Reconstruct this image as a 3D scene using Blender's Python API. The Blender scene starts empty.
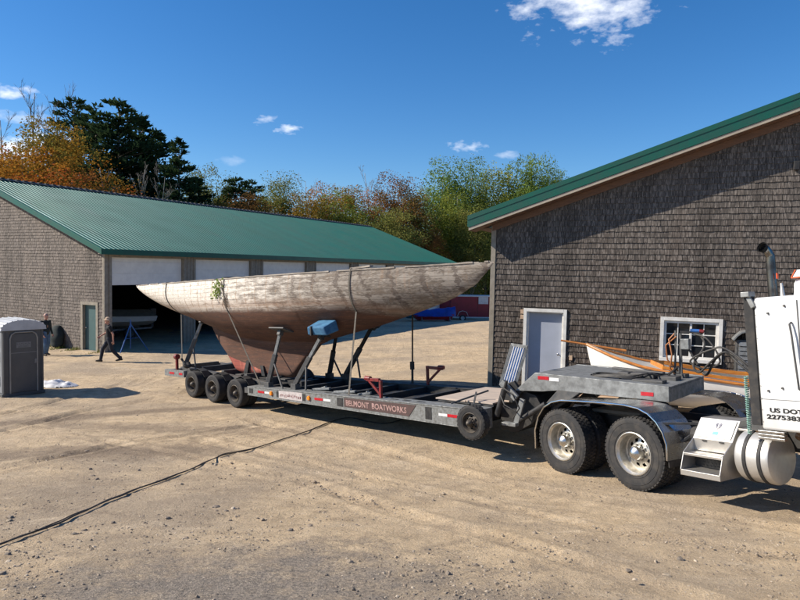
import bpy, math, random
import numpy as np
from mathutils import Vector, Matrix, noise
random.seed(7)
PI = math.pi
R = math.radians
S = bpy.context.scene
COL = S.collection

# ------------------------------------------------------------------ camera
F = 640.0
pt_ = math.atan(32 / 640.0)
rl_ = math.atan(0.02)
fw = Vector((0, math.cos(pt_), -math.sin(pt_)))
r0 = Vector((1, 0, 0))
u0 = Vector((0, math.sin(pt_), math.cos(pt_)))
CR = r0 * math.cos(rl_) + u0 * math.sin(rl_)
CU = u0 * math.cos(rl_) - r0 * math.sin(rl_)
EYE = Vector((0, 0, 4.0))
cam = bpy.data.cameras.new('camera')
camo = bpy.data.objects.new('camera', cam)
COL.objects.link(camo)
M = Matrix((CR, CU, -fw)).transposed().to_4x4()
M.translation = EYE
camo.matrix_world = M
cam.sensor_fit = 'HORIZONTAL'
cam.sensor_width = 36
cam.lens = 36 * F / 800
cam.clip_end = 3000
cam.clip_start = 0.05
S.camera = camo


def ray(x, y):
    return fw + CR * ((x - 400) / F) + CU * ((300 - y) / F)


def at(x, y, Y):
    d = ray(x, y)
    return EYE + d * (Y / d.y)


# ------------------------------------------------------------------ terrain height
CP = [(3.55, 9.45, .75), (2.8, 10.7, .59), (6.4, 4.3, 1.5), (8.5, 6.5, 1.25), (0, 0, 2.35), (0, 4.6, 1.62), (-3.5, 6, 1.3),
      (-4.4, 17.2, .12), (-6.1, 18.8, .05), (-7.3, 19.9, .05), (-1.4, 14.3, .33), (-.5, 16.5, .34), (3.2, 13.2, .68),
      (2.49, 17.5, .80), (7, 15.6, .80), (12, 13.6, .85), (-9, 12, .42), (-8, 8, .95), (-20, 15, .2), (-11, 19.4, -.03), (-12.9, 28, .03),
      (-16.5, 30, .03), (-15.2, 27.5, 0), (-21.3, 32.6, .03), (-7.5, 38, .0), (-3.5, 45, -.05), (3, 57, -.4), (5, 61, -.6),
      (-11.5, 25.5, .02), (0, 25, .2), (3.5, 35, .1), (7.2, 52.5, -.2), (6.0, 58, -.73), (10, 66, -.95), (15, 80, -1.3), (-30, 38, 0), (-25, 60, 0),
      (0, 90, -1.5), (40, 90, -1.2), (-60, 90, 0), (30, 40, .6), (20, 20, .9), (20, 5, 1.6), (-25, 0, 1.2), (0, -20, 2.6), (-80, 30, 0), (70, 20, 1)]
_P = np.array([(a, b) for a, b, c in CP], float)
_Z = np.array([c for a, b, c in CP], float)


def _phi(d2):
    return np.sqrt(d2 + 4.0)


_A = _phi(((_P[:, None] - _P[None]) ** 2).sum(-1))
_n = len(CP)
_B = np.zeros((_n + 1, _n + 1))
_B[:_n, :_n] = _A
_B[:_n, _n] = 1
_B[_n, :_n] = 1
_W = np.linalg.solve(_B, np.append(_Z, 0))


def heights(X, Y):
    X = np.asarray(X, float).ravel()
    Y = np.asarray(Y, float).ravel()
    out = np.zeros(len(X))
    for i0 in range(0, len(X), 20000):
        a = X[i0:i0 + 20000, None] - _P[None, :, 0]
        b = Y[i0:i0 + 20000, None] - _P[None, :, 1]
        out[i0:i0 + 20000] = _phi(a * a + b * b) @ _W[:_n] + _W[_n]
    rr = np.hypot(X, Y)
    k = np.clip((rr - 85) / 60, 0, 1)
    return out * (1 - k) + (-1.2) * k


def gh(x, y):
    return float(heights([x], [y])[0])


def gpix(px, py):
    """ground point seen at a photograph pixel"""
    d = ray(px, py)
    t = 2.0
    for i in range(4000):
        p = EYE + d * t
        if p.z < gh(p.x, p.y):
            return p
        t += 0.05 if t < 40 else .2
    return p


# ------------------------------------------------------------------ materials
class G:
    def __init__(s, name, world=False):
        if world:
            s.m = None
            s.nt = name.node_tree
        else:
            s.m = bpy.data.materials.new(name)
            s.m.use_nodes = True
            s.nt = s.m.node_tree
        s.nt.nodes.clear()

    def n(s, t, **kw):
        nd = s.nt.nodes.new(t)
        for k, v in kw.items():
            if k.startswith('i_'):
                key = k[2:].replace('_', ' ')
                if key.isdigit():
                    key = int(key)
                s.set(nd.inputs[key], v)
            else:
                setattr(nd, k, v)
        return nd

    def set(s, sock, v):
        if isinstance(v, bpy.types.NodeSocket):
            s.nt.links.new(v, sock)
        else:
            if isinstance(v, (tuple, list)) and len(v) == 3 and sock.type == 'RGBA':
                v = (*v, 1)
            sock.default_value = v

    def math(s, op, a, b=0.0, c=0.0, clamp=False):
        nd = s.n('ShaderNodeMath', operation=op, use_clamp=clamp)
        s.set(nd.inputs[0], a)
        s.set(nd.inputs[1], b)
        s.set(nd.inputs[2], c)
        return nd.outputs[0]

    def mix(s, f, a, b, blend='MIX'):
        nd = s.n('ShaderNodeMix', data_type='RGBA', blend_type=blend)
        s.set(nd.inputs[0], f)
        s.set(nd.inputs[6], a)
        s.set(nd.inputs[7], b)
        return nd.outputs[2]

    def noise(s, scale, vec=None, detail=4, rough=.55, dist=0):
        nd = s.n('ShaderNodeTexNoise')
        nd.inputs['Scale'].default_value = scale
        nd.inputs['Detail'].default_value = detail
        nd.inputs['Roughness'].default_value = rough
        nd.inputs['Distortion'].default_value = dist
        if vec is not None:
            s.set(nd.inputs['Vector'], vec)
        return nd.outputs['Fac']

    def ramp(s, v, lo, hi, a=0.0, b=1.0):
        nd = s.n('ShaderNodeMapRange')
        s.set(nd.inputs['Value'], v)
        s.set(nd.inputs['From Min'], lo)
        s.set(nd.inputs['From Max'], hi)
        s.set(nd.inputs['To Min'], a)
        s.set(nd.inputs['To Max'], b)
        return nd.outputs[0]

    def obj(s):
        return s.n('ShaderNodeTexCoord').outputs['Object']

    def mapped(s, vec, scale):
        nd = s.n('ShaderNodeMapping')
        s.set(nd.inputs['Vector'], vec)
        nd.inputs['Scale'].default_value = scale
        return nd.outputs[0]

    def sep(s, vec):
        nd = s.n('ShaderNodeSeparateXYZ')
        s.set(nd.inputs[0], vec)
        return nd.outputs

    def out(s, base, rough=.6, metal=0.0, bump=None, bstr=.3, bdist=.02, **kw):
        b = s.n('ShaderNodeBsdfPrincipled')
        s.set(b.inputs['Base Color'], base)
        s.set(b.inputs['Roughness'], rough)
        s.set(b.inputs['Metallic'], metal)
        for k, v in kw.items():
            s.set(b.inputs[k.replace('_', ' ')], v)
        if bump is not None:
            bn = s.n('ShaderNodeBump')
            bn.inputs['Strength'].default_value = bstr
            bn.inputs['Distance'].default_value = bdist
            s.set(bn.inputs['Height'], bump)
            s.nt.links.new(bn.outputs[0], b.inputs['Normal'])
        o = s.n('ShaderNodeOutputMaterial')
        s.nt.links.new(b.outputs[0], o.inputs[0])
        return s.m


MATS = {}


def pm(name, c1, c2=None, rough=.6, metal=0.0, scale=4, bstr=.15, r2=None, lo=.35, hi=.65, stretch=(1, 1, 1), bscale=None, **kw):
    """procedural two-tone material with worn noise"""
    if name in MATS:
        return MATS[name]
    g = G(name)
    v = g.mapped(g.obj(), stretch)
    n1 = g.noise(scale, v, 6, .6)
    if c2 is None:
        c2 = tuple(c * .75 for c in c1)
    f = g.ramp(n1, lo, hi)
    base = g.mix(f, c1, c2)
    rr = g.ramp(n1, lo, hi, rough, rough if r2 is None else r2)
    bn = g.noise(bscale or scale * 6, v, 5, .6)
    MATS[name] = g.out(base, rr, metal, bn, bstr, .01, **kw)
    return MATS[name]


galv = pm('galvanised steel', (.27, .28, .28), (.15, .155, .155), .5, .45, 9, .1, .75)
railsteel = pm('weathered rail steel', (.27, .28, .28), (.14, .14, .13), .5, .4, 14, .15, .75)
blk = pm('black steel', (.018, .019, .021), (.045, .042, .04), .5, .2, 8, .1, .8)
dkgrey = pm('dark grey steel', (.06, .063, .066), (.11, .105, .1), .5, .3, 8, .1, .75)
rubber = pm('tyre rubber', (.022, .022, .023), (.075, .066, .056), .85, 0, 6, .2, .95, .45, .8)
alum = pm('polished aluminium', (.62, .62, .62), (.45, .44, .42), .16, 1.0, 7, .03, .4)
alumd = pm('brushed aluminium box', (.62, .6, .57), (.45, .43, .4), .33, .85, 5, .05, .5)
rimm = pm('dusty alloy rim', (.58, .57, .54), (.4, .37, .31), .3, .8, 10, .08, .6)
whitep = pm('white truck paint', (.74, .75, .74), (.62, .63, .61), .25, 0, 1.6, .35, .4, .4, .8, bscale=1.5, Coat_Weight=.3)
whitetrim = pm('white trim paint', (.76, .75, .71), (.6, .58, .54), .5, 0, 5, .1)
tantrim = pm('tan trim board', (.3, .265, .21), (.22, .19, .15), .7, 0, 6, .2)
greenm = pm('green painted metal', (.006, .095, .062), (.012, .075, .055), .38, .1, 3, .05, .5)
redp = pm('red paint', (.24, .014, .018), (.09, .018, .016), .45, 0, 12, .1)
maroon = pm('maroon trailer skin', (.3, .02, .045), (.22, .018, .035), .4, 0, 3, .05)
bluep = pm('blue paint', (.03, .13, .4), (.02, .07, .2), .5, 0, 12, .1)
bluetarp = pm('blue tarpaulin', (.012, .05, .36), (.01, .035, .2), .5, 0, 2, .3, bscale=5)
tealtarp = pm('teal tarpaulin', (.02, .2, .26), (.02, .12, .2), .5, 0, 2, .3, bscale=5)
amber = pm('amber lens', (.85, .28, .02), (.75, .2, .01), .25, 0, 20, .05)
redlens = pm('red reflector', (.5, .01, .02), (.35, .01, .02), .3, 0, 20, .05)
whiteref = pm('white reflector', (.7, .7, .7), (.6, .6, .6), .3, 0, 20, .05)
plywood = pm('weathered plywood', (.46, .37, .3), (.33, .28, .24), .85, 0, 3, .2, stretch=(1, 6, 1))
lumber = pm('fresh lumber', (.58, .42, .28), (.45, .3, .2), .8, 0, 3, .15, stretch=(1, 8, 8))
varnish = pm('varnished mahogany', (.6, .24, .045), (.4, .13, .025), .25, 0, 5, .05, stretch=(1, 6, 6), Coat_Weight=.5)
boatwhite = pm('boat white enamel', (.8, .79, .76), (.72, .7, .66), .3, 0, 3, .03)
deckgrey = pm('grey canvas deck', (.42, .42, .4), (.34, .33, .31), .7, 0, 8, .1)
dooragrey = pm('grey steel door', (.36, .39, .47), (.32, .35, .42), .5, 0, 2, .03)
doorteal = pm('teal steel door', (.06, .12, .12), (.05, .1, .1), .5, 0, 2, .03)
garage = pm('garage door panel', (.84, .81, .75), (.74, .71, .66), .55, 0, 3, .04)
concrete = pm('concrete', (.3, .29, .27), (.2, .19, .18), .9, 0, 3, .3)
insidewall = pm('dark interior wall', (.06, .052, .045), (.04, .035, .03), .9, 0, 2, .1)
glass = pm('dark window glass', (.015, .017, .02), (.02, .024, .028), .05, 0, 2, .0)
pottydark = pm('shaded toilet plastic', (.07, .072, .075), (.09, .09, .09), .5, 0, 3, .08)  # toilet front's shade is in this dark tone; sunlit side copy follows
pottylit = pm('sunlit toilet plastic', (.22, .23, .25), (.18, .19, .2), .5, 0, 3, .08)
pottyroof = pm('translucent white plastic', (.5, .51, .52), (.4, .41, .42), .5, 0, 3, .05)
plasticw = pm('crumpled white sheet', (.75, .75, .77), (.55, .56, .6), .4, 0, 5, .6, bscale=9)
webbing = pm('faded strap webbing', (.12, .105, .085), (.06, .055, .05), .9, 0, 30, .2)
dkstrap = pm('dark strap webbing', (.03, .03, .03), (.055, .05, .045), .9, 0, 30, .2)
hosemat = pm('black hose', (.014, .014, .015), (.05, .045, .038), .6, 0, 8, .1)
soffit = pm('brown soffit board', (.19, .1, .06), (.13, .075, .05), .8, 0, 3, .2, stretch=(1, 1, 8))
copper = pm('heat stained pipe', (.5, .3, .17), (.35, .2, .12), .3, .9, 5, .05)
chrome = pm('chrome pipe', (.7, .7, .7), (.5, .48, .44), .08, 1.0, 4, .02, .25)
leafm = pm('sprig leaf', (.22, .34, .05), (.36, .38, .08), .6, 0, 8, .1)
skin = pm('skin', (.5, .26, .18), (.42, .21, .15), .55, 0, 10, .05)
jeans = pm('blue denim', (.06, .11, .19), (.1, .17, .26), .9, 0, 8, .2)
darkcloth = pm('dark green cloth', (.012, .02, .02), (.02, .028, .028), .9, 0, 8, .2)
blackcloth = pm('black cloth', (.01, .01, .011), (.018, .018, .02), .9, 0, 8, .2)
navycloth = pm('dark navy cloth', (.012, .016, .026), (.02, .024, .034), .9, 0, 8, .2)
shoe = pm('dark leather', (.02, .015, .012), (.03, .022, .016), .6, 0, 8, .1)
hatm = pm('tan hat felt', (.5, .36, .25), (.4, .29, .2), .8, 0, 8, .1)
hairm = pm('grey hair', (.36, .3, .27), (.24, .2, .18), .8, 0, 20, .2)
signred = pm('brown red sign board', (.085, .045, .042), (.06, .04, .036), .6, 0, 10, .1)
signpink = pm('faded pink lettering', (.42, .27, .25), (.25, .15, .13), .6, 0, 10, .05)
signgrey = pm('grey paper sign', (.5, .46, .45), (.4, .36, .35), .6, 0, 10, .05)
letterblk = pm('black lettering', (.012, .012, .012), (.02, .02, .02), .4, 0, 10, .02)
letterdim = pm('dim grey lettering', (.2, .2, .2), (.16, .16, .16), .5, 0, 10, .02)
stickerblue = pm('light blue sticker', (.2, .5, .8), (.15, .42, .7), .4, 0, 30, .02)
stripeblue = pm('blue ramp paint', (.06, .22, .6), (.05, .17, .45), .4, 0, 10, .05)
stripewhite = pm('white ramp rib', (.75, .76, .78), (.62, .62, .62), .35, .1, 10, .05)
beige = pm('beige flashing', (.4, .34, .26), (.33, .28, .22), .6, 0, 6, .1)
greenhose = pm('coiled green hose', (.2, .36, .3), (.15, .28, .24), .5, 0, 20, .1)



def cab_mat():
    g = G('road grimed white paint')
    o = g.obj()
    x, y, z = g.sep(o)
    n1 = g.noise(1.6, g.mapped(o, (3, 3, .7)), 6, .6)
    n2 = g.noise(14, o, 5, .6)
    low = g.math('ADD', g.ramp(z, 1.75, 1.0), g.math('MULTIPLY', g.math('SUBTRACT', n1, .5), 1.1))
    c = g.mix(g.ramp(low, .35, 1.1, 0, .5), (.64, .65, .65), (.36, .32, .26))
    c = g.mix(g.ramp(n1, .56, .74, 0, .35), c, (.5, .5, .48))
    c = g.mix(g.ramp(n2, .62, .75, 0, .3), c, (.4, .38, .34))
    b_ = g.noise(1.3, g.mapped(o, (2.4, 2.4, .6)), 2, .4)
    return g.out(c, .28, 0, b_, .55, .12)


cabm = cab_mat()


def shingle_mat(name, cold, warm, dark, z0, z1):
    g = G(name)
    o = g.obj()
    rnd = g.n('ShaderNodeNewGeometry').outputs['Random Per Island']
    c = g.mix(g.ramp(rnd, 0, 1, .45, 1), dark, cold)
    big = g.noise(.5, o, 4)
    z = g.sep(o)[2]
    hz = g.math('ADD', g.ramp(z, z0, z1), g.ramp(big, .3, .7, -.35, .35), clamp=True)
    c2 = g.mix(g.ramp(rnd, 0, 1, .4, 1), tuple(a * .4 for a in warm), warm)
    c = g.mix(hz, c2, c)
    off_ = g.n('ShaderNodeCombineXYZ')
    g.set(off_.inputs[2], g.math('MULTIPLY', rnd, 60.0))
    va_ = g.n('ShaderNodeVectorMath', operation='ADD')
    g.set(va_.inputs[0], o)
    g.set(va_.inputs[1], off_.outputs[0])
    fine = g.noise(24, g.mapped(va_.outputs[0], (1.4, 1.4, .14)), 4, .7)
    c = g.mix(g.ramp(fine, .5, .62, 0, .9), c, tuple(a * 2.0 for a in cold))
    c = g.mix(g.ramp(fine, .48, .34, 0, .8), c, tuple(a * .3 for a in cold))
    dk = g.noise(2.2, o, 5, .7)
    c = g.mix(g.ramp(dk, .55, .75, 0, .6), c, tuple(a * .35 for a in warm))
    run = g.noise(1.0, g.mapped(o, (1.6, 1.6, .16)), 5, .6)
    c = g.mix(g.ramp(run, .52, .7, 0, .55), c, tuple(a * .3 for a in warm))
    c = g.mix(g.ramp(run, .46, .3, 0, .35), c, tuple(a * 1.6 for a in warm))
    return g.out(c, .85, 0, fine, .5, .01)


shB = shingle_mat('weathered cedar shingle dark', (.105, .09, .078), (.07, .052, .04), (.04, .032, .027), 1.5, 5.0)
shA = shingle_mat('weathered cedar shingle grey', (.15, .126, .108), (.12, .096, .078), (.05, .042, .036), -2, 3)


def hull_mat():
    g = G('weathered hull planking')
    o = g.obj()
    x, y, z = g.sep(o)
    uv = g.n('ShaderNodeUVMap', uv_map='UVMap').outputs[0]
    u, v, _ = g.sep(uv)
    # plank seams
    fr = g.math('FRACT', g.math('MULTIPLY', v, 26.0))
    seam = g.math('LESS_THAN', fr, .09)
    butt = g.math('LESS_THAN', g.math('FRACT', g.math('ADD', g.math('MULTIPLY', u, .19), g.math('MULTIPLY', g.math('FLOOR', g.math('MULTIPLY', v, 26.0)), .37))), .006)
    st = g.mapped(o, (1, 1, 6))
    n1 = g.noise(1.7, st, 8, .68)
    n2 = g.noise(7, g.mapped(o, (.8, 1, 5)), 8, .7)
    n3 = g.noise(.7, o, 4)
    fine = g.noise(17, g.mapped(o, (.6, 1, 2.6)), 8, .72)
    white = g.mix(g.ramp(fine, .46, .62, 0, .8), (.70, .655, .59), (.44, .37, .29))
    bare = g.mix(g.ramp(fine, .42, .6), (.28, .242, .205), (.12, .098, .078))
    wear = g.math('ADD', g.ramp(x, -3.0, 5.0, -.17, .17), g.math('MULTIPLY', g.math('SUBTRACT', n1, .5), .8))
    top = g.mix(g.ramp(wear, -.08, .1), white, bare)
    patch = g.noise(1.3, g.mapped(o, (1.3, 1, 3.4)), 3, .45, .4)
    pm_ = g.math('MULTIPLY', g.ramp(patch, .55, .57), g.ramp(x, 1.0, 4.5))
    top = g.mix(g.math('MULTIPLY', pm_, .6), top, (.36, .32, .275))
    dk_ = g.noise(2.4, g.mapped(o, (1, 1, 3.4)), 8, .7)
    top = g.mix(g.math('MULTIPLY', g.ramp(dk_, .52, .6), g.ramp(x, -2.0, 4.0, .1, .7)), top, (.15, .115, .085))
    # broad dark marks over the frames toward the bow, thin brown weeps aft
    slant = g.math('ADD', x, g.math('MULTIPLY', z, .22))
    wob = g.ramp(g.noise(1.4, g.mapped(o, (.6, 1, 2)), 4), 0, 1, -.22, .22)
    fr1 = g.math('ABSOLUTE', g.math('SUBTRACT', g.math('FRACT', g.math('MULTIPLY', g.math('ADD', slant, wob), 1.38)), .5))
    m1 = g.math('LESS_THAN', fr1, g.ramp(g.noise(5, g.mapped(o, (1, 1, 3)), 5), .35, .65, .0, .15))
    m1 = g.math('MULTIPLY', m1, g.math('MULTIPLY', g.ramp(x, 0, 3.5, .0, .8), g.ramp(fine, .35, .6, .6, 1)))
    top = g.mix(m1, top, (.085, .062, .05))
    fr2 = g.math('ABSOLUTE', g.math('SUBTRACT', g.math('FRACT', g.math('MULTIPLY', g.math('ADD', x, g.math('MULTIPLY', wob, .5)), 2.3)), .5))
    m2 = g.math('LESS_THAN', fr2, g.ramp(g.noise(3, g.mapped(o, (1.5, 1, 2)), 4), .4, .65, .0, .09))
    m2 = g.math('MULTIPLY', m2, g.ramp(x, 1.0, 4.0, .6, .1))
    top = g.mix(m2, top, (.3, .2, .125))
    rust = g.noise(3.2, g.mapped(o, (2.2, 1, .35)), 5, .6)
    top = g.mix(g.ramp(rust, .58, .72, 0, .35), top, (.33, .19, .1))
    # bottom paint
    bot = g.mix(g.ramp(n1, .35, .65), (.125, .055, .032), (.07, .034, .023))
    bot = g.mix(g.ramp(n2, .55, .72, 0, .7), bot, (.24, .12, .075))
    line = g.math('ADD', g.math('ADD', 2.64, g.math('MULTIPLY', g.math('SUBTRACT', n3, .5), .14)), g.math('MULTIPLY', g.math('SUBTRACT', n2, .5), .12))
    line = g.math('SUBTRACT', line, g.ramp(x, 4.0, 7.0, 0, .55))
    f = g.ramp(g.math('SUBTRACT', z, line), -.09, .06)
    col = g.mix(f, bot, top)
    band = g.math('MULTIPLY', g.ramp(g.math('SUBTRACT', z, line), .0, .10), g.ramp(g.math('SUBTRACT', z, line), .10, .30, 1, 0))
    col = g.mix(g.math('MULTIPLY', band, .5), col, (.27, .15, .09))
    # ballast keel: pinkish red lead
    kn = g.noise(4, g.mapped(o, (1, 1, .3)), 5)
    kz = g.math('ADD', z, g.math('MULTIPLY', x, .2))
    kee = g.mix(g.ramp(kn, .4, .58), (.46, .16, .11), (.3, .07, .05))
    col = g.mix(g.math('LESS_THAN', kz, g.math('ADD', .77, g.math('MULTIPLY', n2, .08))), col, kee)
    col = g.mix(g.math('MULTIPLY', g.math('MAXIMUM', g.math('MULTIPLY', seam, g.ramp(n1, .35, .6, .4, 1)), g.math('MULTIPLY', butt, .5)), .6), col, (.045, .032, .026))
    h = g.math('SUBTRACT', g.math('MULTIPLY', n2, .5), g.math('MAXIMUM', seam, butt))
    return g.out(col, .8, 0, h, .6, .012)


hullm = hull_mat()


def roof_mat(name, c):
    g = G(name)
    o = g.obj()
    n1 = g.noise(.6, o, 5)
    n2 = g.noise(14, o, 4)
    c1 = g.mix(g.ramp(n1, .3, .7), c, tuple(a * .8 for a in c))
    c1 = g.mix(g.ramp(n2, .5, .8, 0, .2), c1, tuple(min(1, a * 1.6 + .02) for a in c))
    sx_ = g.sep(o)[0]
    wn_ = g.n('ShaderNodeTexWhiteNoise', noise_dimensions='1D')
    g.set(wn_.inputs['W'], g.math('FLOOR', g.math('DIVIDE', sx_, .92)))
    c1 = g.mix(g.ramp(wn_.outputs[0], 0, 1, 0, .35), c1, tuple(a * .62 for a in c))
    st_ = g.noise(2.0, g.mapped(o, (2.5, .12, .12)), 5, .6)
    c1 = g.mix(g.ramp(st_, .5, .72, 0, .35), c1, (.05, .085, .075))
    return g.out(c1, g.ramp(n1, .3, .7, .44, .56), .1, n2, .04, .01)


roofm = roof_mat('green ribbed roof', (.006, .125, .09))


def ground_mat():
    g = G('packed sandy dirt')
    o = g.obj()
    at_ = g.n('ShaderNodeAttribute', attribute_name='grey').outputs['Fac']
    dm = g.n('ShaderNodeAttribute', attribute_name='damp').outputs['Fac']
    n1 = g.noise(.35, o, 8, .62)
    n2 = g.noise(3.0, o, 8, .65)
    n3 = g.noise(28, o, 6, .7)
    n4 = g.noise(110, o, 3, .7)
    n5 = g.noise(.16, g.mapped(o, (1, 2.2, 1)), 6, .6, .6)
    sand = g.mix(g.ramp(n2, .32, .68), (.68, .515, .32), (.44, .32, .19))
    sand = g.mix(g.ramp(n1, .46, .64, 0, .8), sand, (.36, .28, .195))
    sand = g.mix(g.ramp(n5, .5, .64, 0, .75), sand, (.33, .255, .175))
    n7 = g.noise(1.1, g.mapped(o, (1, 1.8, 1)), 7, .68, .8)
    sand = g.mix(g.ramp(n7, .52, .66, 0, .6), sand, (.27, .2, .13))
    sand = g.mix(g.ramp(n7, .44, .32, 0, .5), sand, (.66, .53, .37))
    gr = g.mix(g.ramp(n3, .42, .58), (.27, .235, .2), (.11, .1, .09))
    gf = g.math('ADD', at_, g.math('MULTIPLY', g.math('SUBTRACT', n2, .5), 1.3))
    gf = g.math('ADD', gf, g.math('MULTIPLY', g.math('SUBTRACT', n3, .5), .8))
    c = g.mix(g.ramp(gf, .35, .8, 0, .85), sand, gr)
    df = g.math('ADD', dm, g.math('MULTIPLY', g.math('SUBTRACT', n2, .5), .9))
    c = g.mix(g.ramp(df, .3, .85, 0, .85), c, (.19, .135, .085))
    # pebbles and grit
    vo = g.n('ShaderNodeTexVoronoi', feature='F1')
    g.set(vo.inputs['Vector'], o)
    vo.inputs['Scale'].default_value = 30
    peb = g.math('MULTIPLY', g.math('LESS_THAN', vo.outputs['Distance'], .27), g.ramp(g.sep(vo.outputs['Color'])[0], .4, .6))
    pc = g.mix(g.sep(vo.outputs['Color'])[1], (.13, .105, .08), (.66, .56, .43))
    c = g.mix(g.math('MULTIPLY', peb, .8), c, pc)
    v2 = g.n('ShaderNodeTexVoronoi', feature='F1')
    g.set(v2.inputs['Vector'], o)
    v2.inputs['Scale'].default_value = 75
    p2_ = g.math('MULTIPLY', g.math('LESS_THAN', v2.outputs['Distance'], .32), g.math('GREATER_THAN', g.sep(v2.outputs['Color'])[0], .5))
    c = g.mix(g.math('MULTIPLY', p2_, .65), c, g.mix(g.sep(v2.outputs['Color'])[1], (.12, .09, .065), (.7, .58, .43)))
    c = g.mix(g.ramp(n4, .54, .7, 0, .55), c, (.17, .13, .095))
    c = g.mix(g.ramp(n4, .3, .46, .5, 0), c, (.66, .55, .42))
    n6 = g.noise(9, o, 8, .75)
    c = g.mix(g.ramp(n6, .55, .68, 0, .5), c, (.27, .2, .135))
    c = g.mix(g.ramp(n3, .6, .7, 0, .45), c, (.2, .155, .11))
    h = g.math('ADD', g.math('MULTIPLY', n3, .6), g.math('ADD', g.math('MULTIPLY', n4, .25), g.math('ADD', g.math('MULTIPLY', peb, .25), g.math('MULTIPLY', n2, .9))))
    return g.out(c, .95, 0, g.math('ADD', h, n6), 1.0, .045)


groundm = ground_mat()


def leaf_mat(name, c1, c2, c3):
    g = G(name)
    rnd = g.n('ShaderNodeNewGeometry').outputs['Random Per Island']
    orn = g.n('ShaderNodeObjectInfo').outputs['Random']
    o = g.obj()
    n1 = g.noise(.45, o, 3)
    c = g.mix(rnd, c1, c2)
    c = g.mix(g.ramp(n1, .4, .62), c, c3)
    c = g.mix(g.math('MULTIPLY', orn, .25), c, tuple(a * .5 for a in c1))
    d = g.n('ShaderNodeBsdfDiffuse')
    g.set(d.inputs[0], c)
    t = g.n('ShaderNodeBsdfTranslucent')
    g.set(t.inputs[0], c)
    mx = g.n('ShaderNodeMixShader')
    mx.inputs[0].default_value = .3
    g.nt.links.new(d.outputs[0], mx.inputs[1])
    g.nt.links.new(t.outputs[0], mx.inputs[2])
    oo = g.n('ShaderNodeOutputMaterial')
    g.nt.links.new(mx.outputs[0], oo.inputs[0])
    return g.m


L_ORANGE = leaf_mat('orange autumn leaves', (.42, .13, .02), (.5, .22, .03), (.33, .2, .04))
L_RED = leaf_mat('red autumn leaves', (.42, .09, .03), (.5, .16, .04), (.36, .2, .06))
L_GOLD = leaf_mat('golden autumn leaves', (.33, .2, .03), (.4, .2, .035), (.18, .17, .04))
L_RUST = leaf_mat('rust brown leaves', (.24, .11, .04), (.3, .14, .05), (.16, .11, .04))
L_GREEN = leaf_mat('green leaves', (.16, .24, .05), (.22, .3, .07), (.12, .18, .045))
L_YGREEN = leaf_mat('yellow green leaves', (.24, .28, .055), (.32, .32, .07), (.15, .2, .045))
L_OLIVE = leaf_mat('olive leaves', (.2, .22, .06), (.3, .26, .075), (.14, .17, .045))
L_PINE = leaf_mat('dark pine needles', (.035, .065, .028), (.055, .085, .035), (.025, .045, .022))
L_GRASS = leaf_mat('grass blades', (.14, .18, .045), (.26, .26, .08), (.2, .2, .07))
bark = pm('grey bark', (.16, .135, .11), (.09, .075, .06), .9, 0, 4, .5)
barkpale = pm('pale bark', (.34, .31, .27), (.22, .19, .16), .9, 0, 4, .4)


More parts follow.
